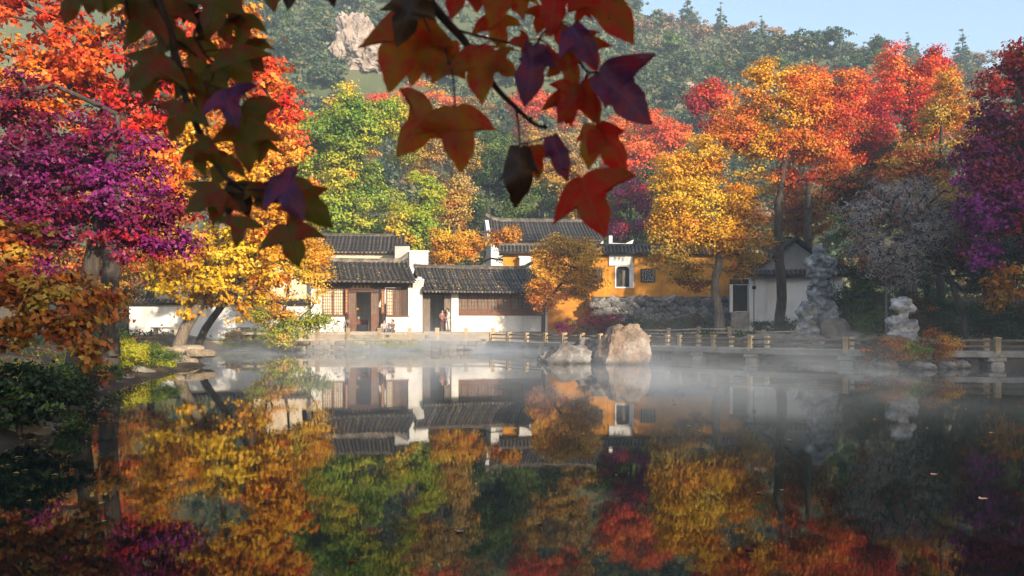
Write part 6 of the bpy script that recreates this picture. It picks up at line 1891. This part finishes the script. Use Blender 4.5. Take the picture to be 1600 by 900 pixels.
tag(link("bank_grass", np_mesh("bank_grass", VV, np.arange(len(VV)).reshape(-1, 4), M['leaf'], np.repeat(pal_eval('ygreen', g.uniform(size=len(x)) * .9), 4, 0))), 'yellowing grass growing along the bank edges', 'grass', kind='stuff')

# ------------------------------------------------------------------ air: haze over the whole place, mist on the water
m = bpy.data.materials.new("haze_air"); m.use_nodes = True; t = m.node_tree
t.nodes.remove(t.nodes["Principled BSDF"])
pv = t.nodes.new("ShaderNodeVolumePrincipled")
pv.inputs["Color"].default_value = (.62, .80, 1.0, 1)
pv.inputs["Density"].default_value = HAZE = .00075
pv.inputs["Anisotropy"].default_value = .0
t.links.new(pv.outputs[0], t.nodes["Material Output"].inputs["Volume"])
zmin = float(min(height(xs2.repeat(2), np.tile([420., 400.], len(xs2))).min(), -1.2)) - 1
tag(MB().box(-960, 960, -560, 470, zmin - .5, 152).build("haze", m), 'thin pale haze filling the air over the whole valley', 'haze', kind='stuff')

m = bpy.data.materials.new("water_mist"); m.use_nodes = True; t = m.node_tree
t.nodes.remove(t.nodes["Principled BSDF"])
pv = t.nodes.new("ShaderNodeVolumePrincipled")
pv.inputs["Color"].default_value = (.86, .93, 1.0, 1)
pv.inputs["Anisotropy"].default_value = .2
pos = t.nodes.new("ShaderNodeNewGeometry").outputs["Position"]
mp = t.nodes.new("ShaderNodeMapping"); mp.inputs["Scale"].default_value = (.30, .13, .55); t.links.new(pos, mp.inputs[0])
nz = noise_node(t, 1.0, 4, .55, mp.outputs[0], .6)
mr = t.nodes.new("ShaderNodeMapRange"); mr.inputs[1].default_value = .46; mr.inputs[2].default_value = .68; mr.inputs[3].default_value = 0; mr.inputs[4].default_value = 1
t.links.new(nz, mr.inputs[0])
sp = t.nodes.new("ShaderNodeSeparateXYZ"); t.links.new(pos, sp.inputs[0])
def math_n(op, a, b_=None, c_=None):
    n_ = t.nodes.new("ShaderNodeMath"); n_.operation = op
    for i, q in enumerate((a, b_, c_)):
        if q is None: continue
        if isinstance(q, (int, float)): n_.inputs[i].default_value = q
        else: t.links.new(q, n_.inputs[i])
    return n_.outputs[0]
fall = math_n('EXPONENT', math_n('MULTIPLY', sp.outputs[2], -2.0))
def gauss(cx, cy_, sx__, sy_):
    dx = math_n('DIVIDE', math_n('SUBTRACT', sp.outputs[0], cx), sx__)
    dy = math_n('DIVIDE', math_n('SUBTRACT', sp.outputs[1], cy_), sy_)
    return math_n('EXPONENT', math_n('MULTIPLY', math_n('ADD', math_n('MULTIPLY', dx, dx), math_n('MULTIPLY', dy, dy)), -1.0))
bank_m = math_n('ADD', math_n('MULTIPLY', gauss(-4, 56, 5.5, 6), 2.2), math_n('ADD', math_n('MULTIPLY', gauss(5, 29, 9, 6), .62), math_n('ADD', math_n('MULTIPLY', gauss(-13, 54, 6, 7), .7), math_n('MULTIPLY', gauss(4, 23, 9, 6), .26))))
dens = math_n('MULTIPLY', math_n('MULTIPLY', math_n('ADD', mr.outputs[0], .05), fall), math_n('MULTIPLY', bank_m, .40))
t.links.new(dens, pv.inputs["Density"])
t.links.new(pv.outputs[0], t.nodes["Material Output"].inputs["Volume"])
tag(MB().box(-22, 32, 16, 63.4, .02, 3.4).build("mist", m), 'thin white mist drifting low over the pond', 'mist', kind='stuff')
